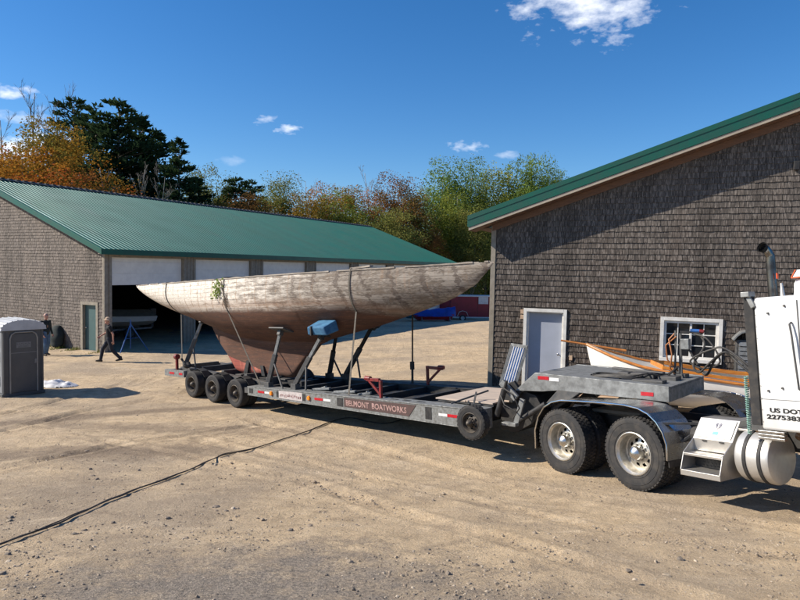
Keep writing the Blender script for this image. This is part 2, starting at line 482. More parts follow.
# ------------------------------------------------------------------ mesh builder
class MB:
    def __init__(s):
        s.v = []
        s.f = []

    def add(s, vs, fs):
        b = len(s.v)
        s.v.extend([tuple(v) for v in vs])
        s.f.extend([tuple(i + b for i in f) for f in fs])
        return s

    def hexa(s, p):
        return s.add(p, [(0, 3, 2, 1), (4, 5, 6, 7), (0, 1, 5, 4), (1, 2, 6, 5), (2, 3, 7, 6), (3, 0, 4, 7)])

    def bx(s, x0, x1, y0, y1, z0, z1):
        return s.hexa([(x0, y0, z0), (x1, y0, z0), (x1, y1, z0), (x0, y1, z0), (x0, y0, z1), (x1, y0, z1), (x1, y1, z1), (x0, y1, z1)])

    def bar(s, p0, p1, w, h, up=(0, 0, 1)):
        p0 = Vector(p0)
        p1 = Vector(p1)
        d = (p1 - p0).normalized()
        up = Vector(up)
        if abs(d.dot(up)) > .99:
            up = Vector((1, 0, 0))
        a = d.cross(up).normalized() * (w / 2)
        b = a.cross(d).normalized() * (h / 2)
        return s.hexa([p0 - a - b, p0 + a - b, p1 + a - b, p1 - a - b, p0 - a + b, p0 + a + b, p1 + a + b, p1 - a + b])

    def prism(s, poly, plane, a0, a1):
        """poly of 2-D points extruded; plane 'xz' extrudes along y, 'yz' along x, 'xy' along z"""
        def mk(p, a):
            return {'xz': (p[0], a, p[1]), 'yz': (a, p[0], p[1]), 'xy': (p[0], p[1], a)}[plane]
        n = len(poly)
        vs = [mk(p, a0) for p in poly] + [mk(p, a1) for p in poly]
        fs = [tuple(range(n)), tuple(range(2 * n - 1, n - 1, -1))]
        for i in range(n):
            j = (i + 1) % n
            fs.append((i, i + n, j + n, j))
        return s.add(vs, fs)

    def strip(s, pts, plane, a0, a1, th):
        """thin bent sheet following pts"""
        n = len(pts)
        off = []
        for i in range(n):
            a = Vector(pts[max(0, i - 1)])
            b = Vector(pts[min(n - 1, i + 1)])
            d = (b - a).normalized()
            off.append((pts[i][0] - d.y * th, pts[i][1] + d.x * th))
        for i in range(n - 1):
            s.prism([pts[i], pts[i + 1], off[i + 1], off[i]], plane, a0, a1)
        return s

    def tube(s, pts, r, n=8, cap=True):
        pts = [Vector(p) for p in pts]
        m = len(pts)
        if not isinstance(r, (list, tuple)):
            r = [r] * m
        t0 = (pts[1] - pts[0]).normalized()
        a = t0.orthogonal().normalized()
        vs = []
        for i in range(m):
            t = (pts[min(m - 1, i + 1)] - pts[max(0, i - 1)]).normalized()
            a = (a - t * a.dot(t))
            a = a.normalized() if a.length > 1e-6 else t.orthogonal().normalized()
            b = t.cross(a)
            for k in range(n):
                an = 2 * PI * k / n
                vs.append(pts[i] + (a * math.cos(an) + b * math.sin(an)) * r[i])
        fs = []
        for i in range(m - 1):
            for k in range(n):
                k2 = (k + 1) % n
                fs.append((i * n + k, i * n + k2, (i + 1) * n + k2, (i + 1) * n + k))
        if cap:
            fs.append(tuple(range(n - 1, -1, -1)))
            fs.append(tuple((m - 1) * n + k for k in range(n)))
        return s.add(vs, fs)

    def lathe(s, prof, p0, d, n=32, closed=False, skip=None):
        """prof: (radius, height along d)"""
        p0 = Vector(p0)
        d = Vector(d).normalized()
        a = d.orthogonal().normalized()
        b = d.cross(a)
        vs = []
        for r, h in prof:
            for k in range(n):
                an = 2 * PI * k / n
                vs.append(p0 + d * h + (a * math.cos(an) + b * math.sin(an)) * max(r, 1e-4))
        fs = []
        m = len(prof)
        for i in range(m if closed else m - 1):
            j = (i + 1) % m
            for k in range(n):
                if skip and skip(i, k):
                    continue
                k2 = (k + 1) % n
                fs.append((i * n + k, i * n + k2, j * n + k2, j * n + k))
        return s.add(vs, fs)

    def sph(s, c, r, n=12, m=8):
        if not isinstance(r, (tuple, list)):
            r = (r, r, r)
        vs = []
        for i in range(m + 1):
            th = PI * i / m
            for k in range(n):
                an = 2 * PI * k / n
                vs.append((c[0] + r[0] * math.sin(th) * math.cos(an), c[1] + r[1] * math.sin(th) * math.sin(an), c[2] + r[2] * math.cos(th)))
        fs = [(i * n + k, (i + 1) * n + k, (i + 1) * n + (k + 1) % n, i * n + (k + 1) % n) for i in range(m) for k in range(n)]
        return s.add(vs, fs)

    def build(s, name, mat, parent=None, ang=35, bevel=0, mods=None):
        me = bpy.data.meshes.new(name)
        me.from_pydata(s.v, [], s.f)
        me.validate()
        if isinstance(mat, (list, tuple)):
            for q in mat:
                me.materials.append(q)
        else:
            me.materials.append(mat)
        if ang:
            me.polygons.foreach_set('use_smooth', [True] * len(me.polygons))
            me.set_sharp_from_angle(angle=R(ang))
        me.update()
        o = bpy.data.objects.new(name, me)
        COL.objects.link(o)
        if parent:
            o.parent = parent
        if bevel:
            b = o.modifiers.new('bevel', 'BEVEL')
            b.width = bevel
            b.segments = 2
            b.limit_method = 'ANGLE'
            b.angle_limit = R(40)
        return o


def tag(o, label=None, cat=None, group=None, kind=None):
    if label:
        o['label'] = label
    if cat:
        o['category'] = cat
    if group:
        o['group'] = group
    if kind:
        o['kind'] = kind
    return o


def thing(name, label, cat, loc=(0, 0, 0), rotz=0, group=None, mat=None):
    o = bpy.data.objects.new(name, None)
    COL.objects.link(o)
    o.empty_display_size = .3
    if mat is not None:
        o.matrix_world = mat
    else:
        o.location = loc
        o.rotation_euler = (0, 0, rotz)
    return tag(o, label, cat, group)


def frame(o, ang, pitch):
    h = Vector((math.cos(ang), math.sin(ang), 0))
    x = h * math.cos(pitch) + Vector((0, 0, math.sin(pitch)))
    y = Vector((-h.y, h.x, 0))
    z = x.cross(y)
    m = Matrix((x, y, z)).transposed().to_4x4()
    m.translation = o
    return m


def kids(o):
    return [c for c in bpy.data.objects if c.parent == o]


def dup_tree(root, **kw):
    r = root.copy()
    COL.objects.link(r)
    for c in root_children[root.name]:
        c2 = c.copy()
        COL.objects.link(c2)
        c2.parent = r
        for d in root_children.get(c.name, []):
            d2 = d.copy()
            COL.objects.link(d2)
            d2.parent = c2
    return r


root_children = {}


def remember(root):
    root_children[root.name] = kids(root)
    for c in root_children[root.name]:
        root_children[c.name] = kids(c)


def text(body, size, parent, name, mat, origin, xdir, up, sx=1.0, extrude=.003, bold=0.0, align='LEFT', spacing=1.0):
    cu = bpy.data.curves.new(name, 'FONT')
    cu.body = body
    cu.size = size
    cu.extrude = extrude
    cu.offset = bold
    cu.align_x = align
    cu.space_character = spacing
    o = bpy.data.objects.new(name + '_tmp', cu)
    COL.objects.link(o)
    dg = bpy.context.evaluated_depsgraph_get()
    me = bpy.data.meshes.new_from_object(o.evaluated_get(dg))
    bpy.data.objects.remove(o)
    bpy.data.curves.remove(cu)
    x = Vector(xdir).normalized()
    u = Vector(up).normalized()
    nrm = x.cross(u)
    T = Matrix((x * sx, u, nrm)).transposed().to_4x4()
    T.translation = Vector(origin)
    me.transform(T)
    me.materials.clear()
    me.materials.append(mat)
    ob = bpy.data.objects.new(name, me)
    COL.objects.link(ob)
    ob.parent = parent
    return ob


# ------------------------------------------------------------------ world and sun
W = bpy.data.worlds.new('World')
S.world = W
W.use_nodes = True
g = G(W, world=True)
sky = g.n('ShaderNodeTexSky', sky_type='NISHITA', sun_disc=False)
SUN_EL = R(35)
sky.sun_elevation = SUN_EL
sky.sun_rotation = R(-90)
sky.altitude = 400
sky.air_density = 1.0
sky.dust_density = .25
sky.ozone_density = 3.2
dirv = g.n('ShaderNodeTexCoord').outputs['Generated']
cn = g.n('ShaderNodeTexNoise')
cn.inputs['Scale'].default_value = 14
cn.inputs['Detail'].default_value = 8
cn.inputs['Roughness'].default_value = .62
g.set(cn.inputs['Vector'], g.mapped(dirv, (1, 1, 2.0)))
cn2 = g.n('ShaderNodeTexNoise')
cn2.inputs['Scale'].default_value = 55
cn2.inputs['Detail'].default_value = 6
g.set(cn2.inputs['Vector'], g.mapped(dirv, (1, 1, 2.2)))
total = None


def dot(v, c):
    nd = g.n('ShaderNodeVectorMath', operation='DOT_PRODUCT')
    g.set(nd.inputs[0], v)
    nd.inputs[1].default_value = c
    return nd.outputs['Value']


for (px, py, sx, sy, op) in [(588, 4, 66, 30, 1.0), (262, 119, 18, 5, .5), (291, 128, 15, 7, .8), (470, 148, 18, 6, .65), (10, 92, 20, 7, .7), (25, 118, 34, 10, .35),
                             (18, 148, 36, 20, 1.0), (505, 155, 12, 3.5, .3), (233, 160, 14, 5, .15)]:
    c = ray(px, py).normalized()
    a = CR - c * CR.dot(c)
    a.normalize()
    b = c.cross(a)
    u = g.math('DIVIDE', dot(dirv, a), sx / 640.0)
    v = g.math('DIVIDE', dot(dirv, b), sy / 640.0)
    rr = g.math('SQRT', g.math('ADD', g.math('MULTIPLY', u, u), g.math('MULTIPLY', v, v)))
    m = g.math('SUBTRACT', 1.05, rr)
    m = g.math('ADD', m, g.math('MULTIPLY', g.math('SUBTRACT', cn.outputs['Fac'], .5), 3.0))
    m = g.math('ADD', m, g.math('MULTIPLY', g.math('SUBTRACT', cn2.outputs['Fac'], .5), 2.6 if sx < 40 else 1.0))
    m = g.ramp(m, .1, 1.3, 0, op)
    m = g.math('MULTIPLY', m, g.math('GREATER_THAN', dot(dirv, c), .5), clamp=True)
    total = m if total is None else g.math('MAXIMUM', total, m)
hs = g.n('ShaderNodeHueSaturation')
hs.inputs['Saturation'].default_value = 1.3
g.set(hs.inputs['Color'], sky.outputs[0])
tint = g.mix(1.0, hs.outputs[0], (.9, 1.0, 1.12), 'MULTIPLY')
skyc = g.mix(total, tint, (10.5, 10.7, 11.2))
bg = g.n('ShaderNodeBackground')
g.set(bg.inputs[0], skyc)
bg.inputs[1].default_value = .084
ow = g.n('ShaderNodeOutputWorld')
g.nt.links.new(bg.outputs[0], ow.inputs[0])

sl = bpy.data.lights.new('sun', 'SUN')
sl.energy = 5.0
sl.angle = R(.53)
sl.color = (1, .91, .78)
so = bpy.data.objects.new('sun', sl)
COL.objects.link(so)
ldir = Vector((math.cos(SUN_EL), 0.0, -math.sin(SUN_EL)))
so.rotation_euler = ldir.to_track_quat('-Z', 'Y').to_euler()
so.location = (-30, 10, 30)

S.view_settings.view_transform = 'Standard'
S.view_settings.look = 'None'
S.view_settings.exposure = 0.6
S.view_settings.gamma = 1.0
S.render.resolution_x = 1024
S.render.resolution_y = 768
S.cycles.max_bounces = 6
S.cycles.use_denoising = True

# ------------------------------------------------------------------ ground


def axis(lo, hi, fine, far0, far1, growth=1.13):
    a = list(np.arange(lo, hi, fine))
    st = fine
    x = a[-1]
    while x < far1:
        st *= growth
        x += st
        a.append(x)
    st = fine
    x = lo
    b = []
    while x > far0:
        st *= growth
        x -= st
        b.append(x)
    return np.array(b[::-1] + a)


xs = axis(-10, 8.5, .052, -1500, 1500, 1.09)
ys = axis(3.4, 15, .052, -400, 2200, 1.06)
XX, YY = np.meshgrid(xs, ys)
H = heights(XX, YY).reshape(XX.shape)
nx, ny = len(xs), len(ys)
hh = np.zeros_like(H)
grey = np.zeros_like(H)
damp = np.zeros_like(H)


def seg_d(X, Y, pts):
    d = np.full(X.shape, 1e9)
    for (a, b) in zip(pts[:-1], pts[1:]):
        ax, ay = a
        bx, by = b
        t = np.clip(((X - ax) * (bx - ax) + (Y - ay) * (by - ay)) / ((bx - ax) ** 2 + (by - ay) ** 2), 0, 1)
        d = np.minimum(d, np.hypot(X - ax - t * (bx - ax), Y - ay - t * (by - ay)))
    return d


near = (np.hypot(XX, YY) < 45)
iy, ix = np.nonzero(near)
for a, b in zip(iy, ix):
    x, y = XX[a, b], YY[a, b]
    v = noise.noise(Vector((x * .6, y * .6, 0))) * .035 + noise.noise(Vector((x * 2.1, y * 2.1, 3))) * .016 + noise.noise(Vector((x * 5.5, y * 5.5, 7))) * .008
    if y < 17 and -11 < x < 9:
        v += noise.noise(Vector((x * 13, y * 13, 9))) * .0045 + max(0, noise.noise(Vector((x * 8.5, y * 8.5, 4))) - .3) * .035
    hh[a, b] = v
# keep the ground calm where wheels and walls stand
calm = np.clip(seg_d(XX, YY, [(4.2, 8.6), (3.4, 10.2), (1.8, 12.6), (-3.8, 17.8), (-6.5, 19.5)]) / 1.2, .25, 1)
H2 = H + hh * calm


def pxw(l):
    return [(gpix(*p).x, gpix(*p).y) for p in l]


streak = pxw([(0, 424), (60, 419), (120, 413), (200, 408), (290, 404)])
d1 = seg_d(XX, YY, streak)
damp += 1.0 * np.exp(-(d1 / .4) ** 2)
d2 = seg_d(XX, YY, pxw([(0, 455), (70, 452), (150, 452), (190, 450)]))
damp += .85 * np.exp(-(d2 / 1.0) ** 2)
d2 = seg_d(XX, YY, pxw([(60, 425), (180, 430), (300, 432)]))
damp += .62 * np.exp(-(d2 / .8) ** 2)
d2 = seg_d(XX, YY, pxw([(250, 392), (380, 420), (520, 455)]))
damp += .4 * np.exp(-(d2 / .8) ** 2)
for px, py, rad, am in [(260, 595, 1.0, .75), (420, 590, .9, .35), (470, 560, .7, .3), (60, 590, .7, .3), (330, 540, .8, .45), (560, 590, .8, .2), (180, 590, .8, .45), (250, 555, .7, .35), (400, 500, 1.0, .12), (250, 500, .9, .15)]:
    p = gpix(px, py)
    grey += am * .62 * np.exp(-(np.hypot((XX - p.x) / 1.6, YY - p.y) / rad) ** 2)
# tyre ruts across the yard
for rp in ([(0, 415), (60, 400), (120, 385), (200, 375)], [(0, 432), (80, 412), (160, 398), (220, 385)], [(800, 530), (600, 500), (450, 470), (250, 420)],
           [(800, 560), (600, 530), (420, 490), (200, 440)], [(0, 470), (120, 445), (260, 425)], [(700, 600), (500, 540), (300, 480), (100, 440)]):
    q = pxw(rp)
    for k in (-.12, .12):
        dd = seg_d(XX, YY, [(a, b + k) for a, b in q])
        H2 -= .034 * np.exp(-(dd / .09) ** 2) * (.4 + .6 * (np.sin(XX * 3.1 + YY * 1.7) > -.3))
    dd = seg_d(XX, YY, q)
    H2 += .022 * np.exp(-((dd - .26) / .07) ** 2)
vs = np.stack([XX.ravel(), YY.ravel(), H2.ravel()], 1)
idx = np.arange(nx * ny).reshape(ny, nx)
fs = np.stack([idx[:-1, :-1].ravel(), idx[:-1, 1:].ravel(), idx[1:, 1:].ravel(), idx[1:, :-1].ravel()], 1)
me = bpy.data.meshes.new('ground')
me.from_pydata(vs.tolist(), [], fs.tolist())
me.materials.append(groundm)
me.polygons.foreach_set('use_smooth', [True] * len(me.polygons))
for nm, arr in (('grey', grey), ('damp', damp)):
    at2 = me.attributes.new(nm, 'FLOAT', 'POINT')
    at2.data.foreach_set('value', arr.ravel().astype(np.float32))
go = bpy.data.objects.new('ground', me)
COL.objects.link(go)
tag(go, kind='structure')

# loose stones: nobody could count them
stone_m = None
gg = G('loose stone')
rnd = gg.n('ShaderNodeNewGeometry').outputs['Random Per Island']
cr = gg.n('ShaderNodeValToRGB')
gg.set(cr.inputs[0], rnd)
for p_, c_ in ((0, (.1, .09, .08, 1)), (.45, (.28, .22, .16, 1)), (.8, (.32, .26, .185, 1)), (1, (.5, .42, .32, 1))):
    if p_ in (0, 1):
        cr.color_ramp.elements[0 if p_ == 0 else len(cr.color_ramp.elements) - 1].color = c_
    else:
        e = cr.color_ramp.elements.new(p_)
        e.color = c_
nn = gg.noise(30, gg.obj(), 4)
stone_m = gg.out(gg.mix(gg.ramp(nn, .4, .7, 0, .4), cr.outputs[0], (.2, .16, .12)), .9, 0, nn, .4, .01)
rs = random.Random(11)
ICO = []
t_ = (1 + 5 ** .5) / 2
icov = [(-1, t_, 0), (1, t_, 0), (-1, -t_, 0), (1, -t_, 0), (0, -1, t_), (0, 1, t_), (0, -1, -t_), (0, 1, -t_), (t_, 0, -1), (t_, 0, 1), (-t_, 0, -1), (-t_, 0, 1)]
icof = [(0, 11, 5), (0, 5, 1), (0, 1, 7), (0, 7, 10), (0, 10, 11), (1, 5, 9), (5, 11, 4), (11, 10, 2), (10, 7, 6), (7, 1, 8), (3, 9, 4), (3, 4, 2), (3, 2, 6), (3, 6, 8), (3, 8, 9), (4, 9, 5), (2, 4, 11), (6, 2, 10), (8, 6, 7), (9, 8, 1)]
sm = MB()
spots = []
for i in range(34000):
    d = 4.0 + (rs.random() ** 1.6) * 20
    x = rs.uniform(-.75, .75) * d
    cl = noise.noise(Vector((x * .7, d * .7, 21)))
    if rs.random() > .42 + cl * 1.3:
        continue
    r_ = .0045 + .012 * rs.random() ** 3
    if rs.random() < .006:
        r_ = rs.uniform(.02, .036)
    spots.append((x, d, r_))
for px, py, r_ in [(57, 455, .05), (222, 470, .06), (232, 468, .04), (285, 487, .04), (300, 488, .05), (270, 480, .04), (110, 475, .05), (20, 520, .05), (150, 520, .04), (655, 570, .05), (433, 496, .04), (345, 490, .03), (560, 540, .04), (450, 575, .04), (230, 505, .05), (215, 515, .045), (90, 535, .04), (330, 482, .04)]:
    p = gpix(px, py)
    for k in range(5):
        spots.append((p.x + rs.gauss(0, .25), p.y + rs.gauss(0, .25), r_ * rs.uniform(.25, .85)))
sz = heights([a for a, b, c in spots], [b for a, b, c in spots])
for (x, y, r_), z in zip(spots, sz):
    z += noise.noise(Vector((x * .6, y * .6, 0))) * .035 + noise.noise(Vector((x * 2.1, y * 2.1, 3))) * .016
    sc = (rs.uniform(.7, 1.4), rs.uniform(.7, 1.3), rs.uniform(.4, .8))
    an = rs.uniform(0, PI)
    ca, sa = math.cos(an), math.sin(an)
    vv = []
    for v in icov:
        k = r_ / 1.9 * rs.uniform(.8, 1.2)
        a, b = v[0] * k * sc[0], v[1] * k * sc[1]
        vv.append((x + a * ca - b * sa, y + a * sa + b * ca, z + r_ * .15 + v[2] * k * sc[2]))
    sm.add(vv, icof)
tag(sm.build('loose_stones', stone_m, ang=0), 'loose stones and grit scattered over the dirt yard', 'stones', kind='stuff')

# grass along the foot of the left building
gm_ = MB()
for i in range(2600):
    s_ = rs.uniform(.1, 9)
    off = abs(rs.gauss(0, .35)) + .06
    if noise.noise(Vector((s_ * 1.1, 5, 0))) < -.12 or .25 < s_ < 1.6 and off < .9:
        continue
    x = -12.95 - .877 * s_ - .48 * off
    y = 28 + .48 * s_ - .877 * off
    z = .02
    h_ = rs.uniform(.05, .24) * max(.3, 1 - off)
    a = rs.uniform(0, PI)
    w = .02
    dx, dy = math.cos(a) * w, math.sin(a) * w
    lx, ly = rs.uniform(-.08, .08), rs.uniform(-.08, .08)
    gm_.add([(x - dx, y - dy, z - .03), (x + dx, y + dy, z - .03), (x + lx, y + ly, z + h_)], [(0, 1, 2)])
tag(gm_.build('grass_tufts', L_GRASS, ang=0), 'ragged grass growing along the shingled gable wall', 'grass', kind='stuff')

# ------------------------------------------------------------------ buildings


def shingles(mb, x0, x1, z0, ztop, openings, expo, y=0.0, rng=random):
    """individual wedge shingles on plane y facing -y"""
    row = 0
    zmax = max(ztop(x0), ztop(x1), ztop((x0 + x1) / 2))
    z = z0
    while z < zmax:
        x = x0 - rng.random() * .1
        while x < x1:
            w = rng.choice((.08, .1, .12, .14, .17, .2))
            a = max(x, x0)
            b = min(x + w - rng.uniform(.004, .012), x1)
            x += w
            if b - a < .02:
                continue
            ta, tb = ztop(a), ztop(b)
            if min(ta, tb) < z + .01:
                continue
            segs = [(a, b)]
            for (ox0, ox1, oz0, oz1) in openings:
                if oz0 - expo * .6 < z < oz1 - expo * .1:
                    ns = []
                    for (p, q) in segs:
                        if q <= ox0 or p >= ox1:
                            ns.append((p, q))
                        else:
                            if p < ox0 - .015:
                                ns.append((p, ox0))
                            if q > ox1 + .015:
                                ns.append((ox1, q))
                    segs = ns
            for (p, q) in segs:
                jz = rng.uniform(-.006, .006)
                th = .016 + rng.uniform(0, .008)
                zp = min(z + expo + .012, ztop(p))
                zq = min(z + expo + .012, ztop(q))
                zb = z + jz
                mb.add([(p, y - th, zb), (q, y - th - rng.uniform(0, .003), zb), (q, y - .003, zq), (p, y - .003, zp), (p, y, zb), (q, y, zb)],
                       [(0, 1, 2, 3), (4, 5, 1, 0), (4, 0, 3), (1, 5, 2)])
        z += expo
        row += 1


# building B : local x along the gable wall to the right, y into the building
angB = R(-90 + 67.7)
BX = frame(Vector((2.49, 17.5, .82)), angB, 0)
bB = thing('shingled_workshop', 'dark weathered shingled workshop with green roof edge, white window and grey door', 'building', mat=BX)
SL = .347  # roof slope rise per m


def topB(x):
    return 4.40 + SL * x if x < 11.2 else 4.40 + SL * (22.4 - x)


mb = MB()
opB = [(.93, 2.0, -1, 2.16), (4.33, 5.70, 1.02, 2.09)]
shingles(mb, .07, 22.3, -.05, topB, opB, .142, 0, random.Random(3))
wl = mb.build('shingle_wall', shB, bB, ang=0)
mb = MB()   # wall body with openings


def wallpiece(mb, x0, x1, z0, z1=None):
    if z1 is None:
        mb.add([(x0, .002, z0), (x1, .002, z0), (x1, .002, topB(x1)), (x0, .002, topB(x0)), (x0, .2, z0), (x1, .2, z0), (x1, .2, topB(x1)), (x0, .2, topB(x0))],
               [(0, 1, 2, 3), (7, 6, 5, 4), (0, 3, 7, 4), (1, 5, 6, 2), (0, 4, 5, 1), (3, 2, 6, 7)])
    else:
        mb.bx(x0, x1, .002, .2, z0, z1)


wallpiece(mb, 0, .97, -.6)
wallpiece(mb, .97, 1.96, 2.12)
wallpiece(mb, 1.96, 4.40, -.6)
wallpiece(mb, 4.40, 5.62, 2.02)
wallpiece(mb, 4.40, 5.62, -.6, 1.10)
wallpiece(mb, 5.62, 11.2, -.6)
wallpiece(mb, 11.2, 22.4, -.6)
mb.bx(0, .2, .2, 30, -.6, 4.38)
mb.bx(22.2, 22.4, .2, 30, -.6, 4.38)
mb.bx(0, 22.4, 29.8, 30, -.6, 4.38)
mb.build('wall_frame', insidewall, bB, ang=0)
mb = MB()
mb.bx(-.03, .1, -.03, .0, -.3, 4.39)
mb.bx(-.03, -.002, 0, .14, -.3, 4.39)
mb.build('corner_board', tantrim, bB, ang=0, bevel=.004)
mb = MB()
mb.bx(-.05, .6, -.14, -.02, -.28, -.05)
mb.build('footing_stone', concrete, bB, ang=0, bevel=.02)
# roof slabs
ov, eo = .46, .56
mb = MB()


def slabB(mb, x0, x1, y0, y1, up, th, sgn=1):
    def zt2(x):
        return 4.40 + SL * x if sgn > 0 else 4.40 + SL * (22.4 - x)
    mb.add([(x0, y0, zt2(x0) + up), (x1, y0, zt2(x1) + up), (x1, y1, zt2(x1) + up), (x0, y1, zt2(x0) + up),
            (x0, y0, zt2(x0) + up + th), (x1, y0, zt2(x1) + up + th), (x1, y1, zt2(x1) + up + th), (x0, y1, zt2(x0) + up + th)],
           [(0, 3, 2, 1), (4, 5, 6, 7), (0, 1, 5, 4), (1, 2, 6, 5), (2, 3, 7, 6), (3, 0, 4, 7)])


slabB(mb, -eo, 11.2, -ov, 30.3, .34, .06)
slabB(mb, 11.2, 22.4 + eo, -ov, 30.3, .34, .06, -1)
for sg, xa, xb in ((1, -eo, 11.2), (-1, 11.2, 22.4 + eo)):
    slabB(mb, xa - .02, xb, -ov - .03, -ov, .30, .12, sg)
    slabB(mb, xa, xb, -ov - .018, -ov, .10, .20, sg)
mb.bx(-eo - .03, -eo, -ov, 30.3, 4.40 - SL * eo + .12, 4.40 - SL * eo + .41)
rf = mb.build('roof', greenm, bB, ang=0)
mb = MB()
for i in range(0, 66):
    yy = -ov + .2 + i * .46
    for sg in (1, -1):
        xa, xb = (-eo, 11.2) if sg > 0 else (11.2, 22.4 + eo)
        slabB(mb, xa, xb, yy, yy + .04, .40, .025, sg)
mb.build('roof_rib', greenm, rf, ang=0)
mb = MB()
slabB(mb, -eo + .01, 11.2, -ov - .004, -.0, .015, .075)
slabB(mb, 11.2, 22.4 + eo, -ov - .004, -.0, .015, .075, -1)
mb.build('rake_trim', beige, bB, ang=0)
mb = MB()
slabB(mb, -eo + .03, 11.2, -ov + .04, 0.19, .0, .012)
slabB(mb, -.0, 11.2, -.045, .0, -.17, .165)
slabB(mb, 11.2, 22.4, -.045, .0, -.17, .165, -1)
slabB(mb, 11.2, 22.4 + eo - .03, -ov + .04, .19, 0, .012, -1)
mb.bx(-eo + .02, 0, .0, 30, 4.40 - SL * eo + .1, 4.40 - SL * eo + .12)
mb.build('soffit', soffit, bB, ang=0)


def casing(mb, x0, x1, z0, z1, w, y0=-.04, y1=.0, sill=True):
    mb.bx(x0 - w, x0, y0, y1, z0, z1 + w)
    mb.bx(x1, x1 + w, y0, y1, z0, z1 + w)
    mb.bx(x0, x1, y0 - .002, y1, z1, z1 + w)
    if sill:
        mb.bx(x0 - w, x1 + w, y0 - .03, y1, z0 - w, z0)


mb = MB()
mb.bx(1.04, 1.92, .10, .14, -.05, 2.06)
dr = mb.build('door', dooragrey, bB, ang=0)
mb = MB()
mb.lathe([(0, 0), (.018, 0), (.018, .03), (.032, .045), (.032, .07), (.012, .082), (0, .082)], (1.84, .10, .98), (0, -1, 0), 14)
mb.build('handle', alum, dr)
mb = MB()
casing(mb, 1.0, 1.96, -.05, 2.09, .085, -.05, 0, False)
mb.bx(.97, 1.04, 0, .14, -.05, 2.1)
mb.bx(1.92, 1.96, 0, .14, -.05, 2.1)
mb.bx(1.04, 1.92, 0, .14, 2.06, 2.1)
mb.build('door_frame', whitetrim, bB, ang=0, bevel=.004)
mb = MB()
mb.bx(4.45, 5.57, .06, .07, 1.14, 1.98)
wn = mb.build('window', glass, bB, ang=0)
mb = MB()
casing(mb, 4.40, 5.62, 1.10, 2.02, .085, -.045, 0)
mb.bx(4.40, 4.46, 0, .1, 1.1, 2.02)
mb.bx(5.56, 5.62, 0, .1, 1.1, 2.02)
mb.bx(4.46, 5.56, 0, .1, 1.96, 2.02)
mb.bx(4.46, 5.56, 0, .1, 1.10, 1.15)
mb.bx(4.985, 5.035, .02, .058, 1.15, 1.96)
for xx in (4.72, 5.30):
    mb.bx(xx - .011, xx + .011, .045, .0585, 1.15, 1.96)
for zz in (1.42, 1.69):
    mb.bx(4.46, 4.985, .046, .059, zz - .011, zz + .011)
    mb.bx(5.035, 5.56, .046, .059, zz - .011, zz + .011)
mb.build('window_frame', whitetrim, wn, ang=0, bevel=.003)
mb = MB()
for (a, b, c, d) in [(.83, .91, 2.02, 2.13), (.83, .91, 1.88, 1.99), (2.14, 2.22, .86, .98)]:
    mb.bx(a, b, -.045, -.01, c, d)
mb.build('wood_block', lumber, bB, ang=0, bevel=.003)
mb = MB()
mb.bx(7.0, 7.12, -.1, -.02, 5.6, 5.8)
mb.build('wall_lamp', blk, bB, ang=0, bevel=.01)

# louvered box with a small roof on the wall
vt = thing('louvred_vent', 'small grey louvred housing with curved top on shingled wall', 'vent', mat=BX)
mb = MB()
mb.bx(5.98, 6.40, -.34, -.03, .55, 1.66)
mb.build('housing', dkgrey, vt, ang=0, bevel=.008)
mb = MB()
for k in range(9):
    z = .66 + k * .108
    mb.hexa([(6.03, -.39, z), (6.36, -.39, z), (6.36, -.343, z + .01), (6.03, -.343, z + .01), (6.03, -.375, z + .085), (6.36, -.375, z + .085), (6.36, -.343, z + .09), (6.03, -.343, z + .09)])
mb.build('louvre', galv, vt, ang=0)
mb = MB()
mb.strip([(5.92, 1.64), (5.99, 1.74), (6.08, 1.82), (6.19, 1.85), (6.30, 1.82), (6.39, 1.74), (6.46, 1.64)], 'xz', -.42, -.03, .03)
mb.build('hood', galv, vt, ang=40)

# building A : local x along the long side away, y = -(gable direction)... y<0 is the yard side
angA = R(90 - 28.7)
AX = frame(Vector((-12.95, 28, .05)), angA, 0)
bA = thing('boat_shed', 'long boat shed with green ribbed roof, shingled gable and row of garage doors', 'building', mat=AX)
# in this frame: y>0 goes left along the gable
LA, WA = 37.3, 19.0
SA = .368


def topA(s):
    return 4.42 + SA * s if s < 9.5 else 4.42 + SA * (19 - s)


# gable shingles: built on a plane facing -x, made by mapping (s -> y)
mb = MB()
tmp = MB()
opA = [(19 - 1.60, 19 - .40, -1, 2.17)]
shingles(tmp, .03, 18.93, -.1, lambda s: topA(19 - s) - .02, opA, .142, 0, random.Random(5))
mb.v = [(y, 19 - x, z) for x, y, z in tmp.v]
mb.f = tmp.f
mb.build('shingle_wall', shA, bA, ang=0)
mb = MB()


def gw(mb, s0, s1, z0, z1=None, x0=.002, x1=.2):
    za, zb = (topA(s0), topA(s1)) if z1 is None else (z1, z1)
    mb.add([(x0, s0, z0), (x0, s1, z0), (x0, s1, zb), (x0, s0, za), (x1, s0, z0), (x1, s1, z0), (x1, s1, zb), (x1, s0, za)],
           [(0, 3, 2, 1), (4, 5, 6, 7), (0, 1, 5, 4), (3, 7, 6, 2), (0, 4, 7, 3), (1, 2, 6, 5)])


gw(mb, .2, .5, -1)
gw(mb, .5, 1.5, 2.07)
gw(mb, 1.5, 9.5, -1)
gw(mb, 9.5, 19, -1)
gw(mb, .2, 9.5, -1.5, None, LA - .2, LA)
gw(mb, 9.5, 19, -1.5, None, LA - .2, LA)
mb.bx(.2, LA - .2, 18.8, 19, -1.5, 4.4)
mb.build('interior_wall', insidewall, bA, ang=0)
mb = MB()
mb.bx(.2, LA - .2, .2, 18.8, -.4, -.04)
mb.build('floor_slab', concrete, bA, ang=0)
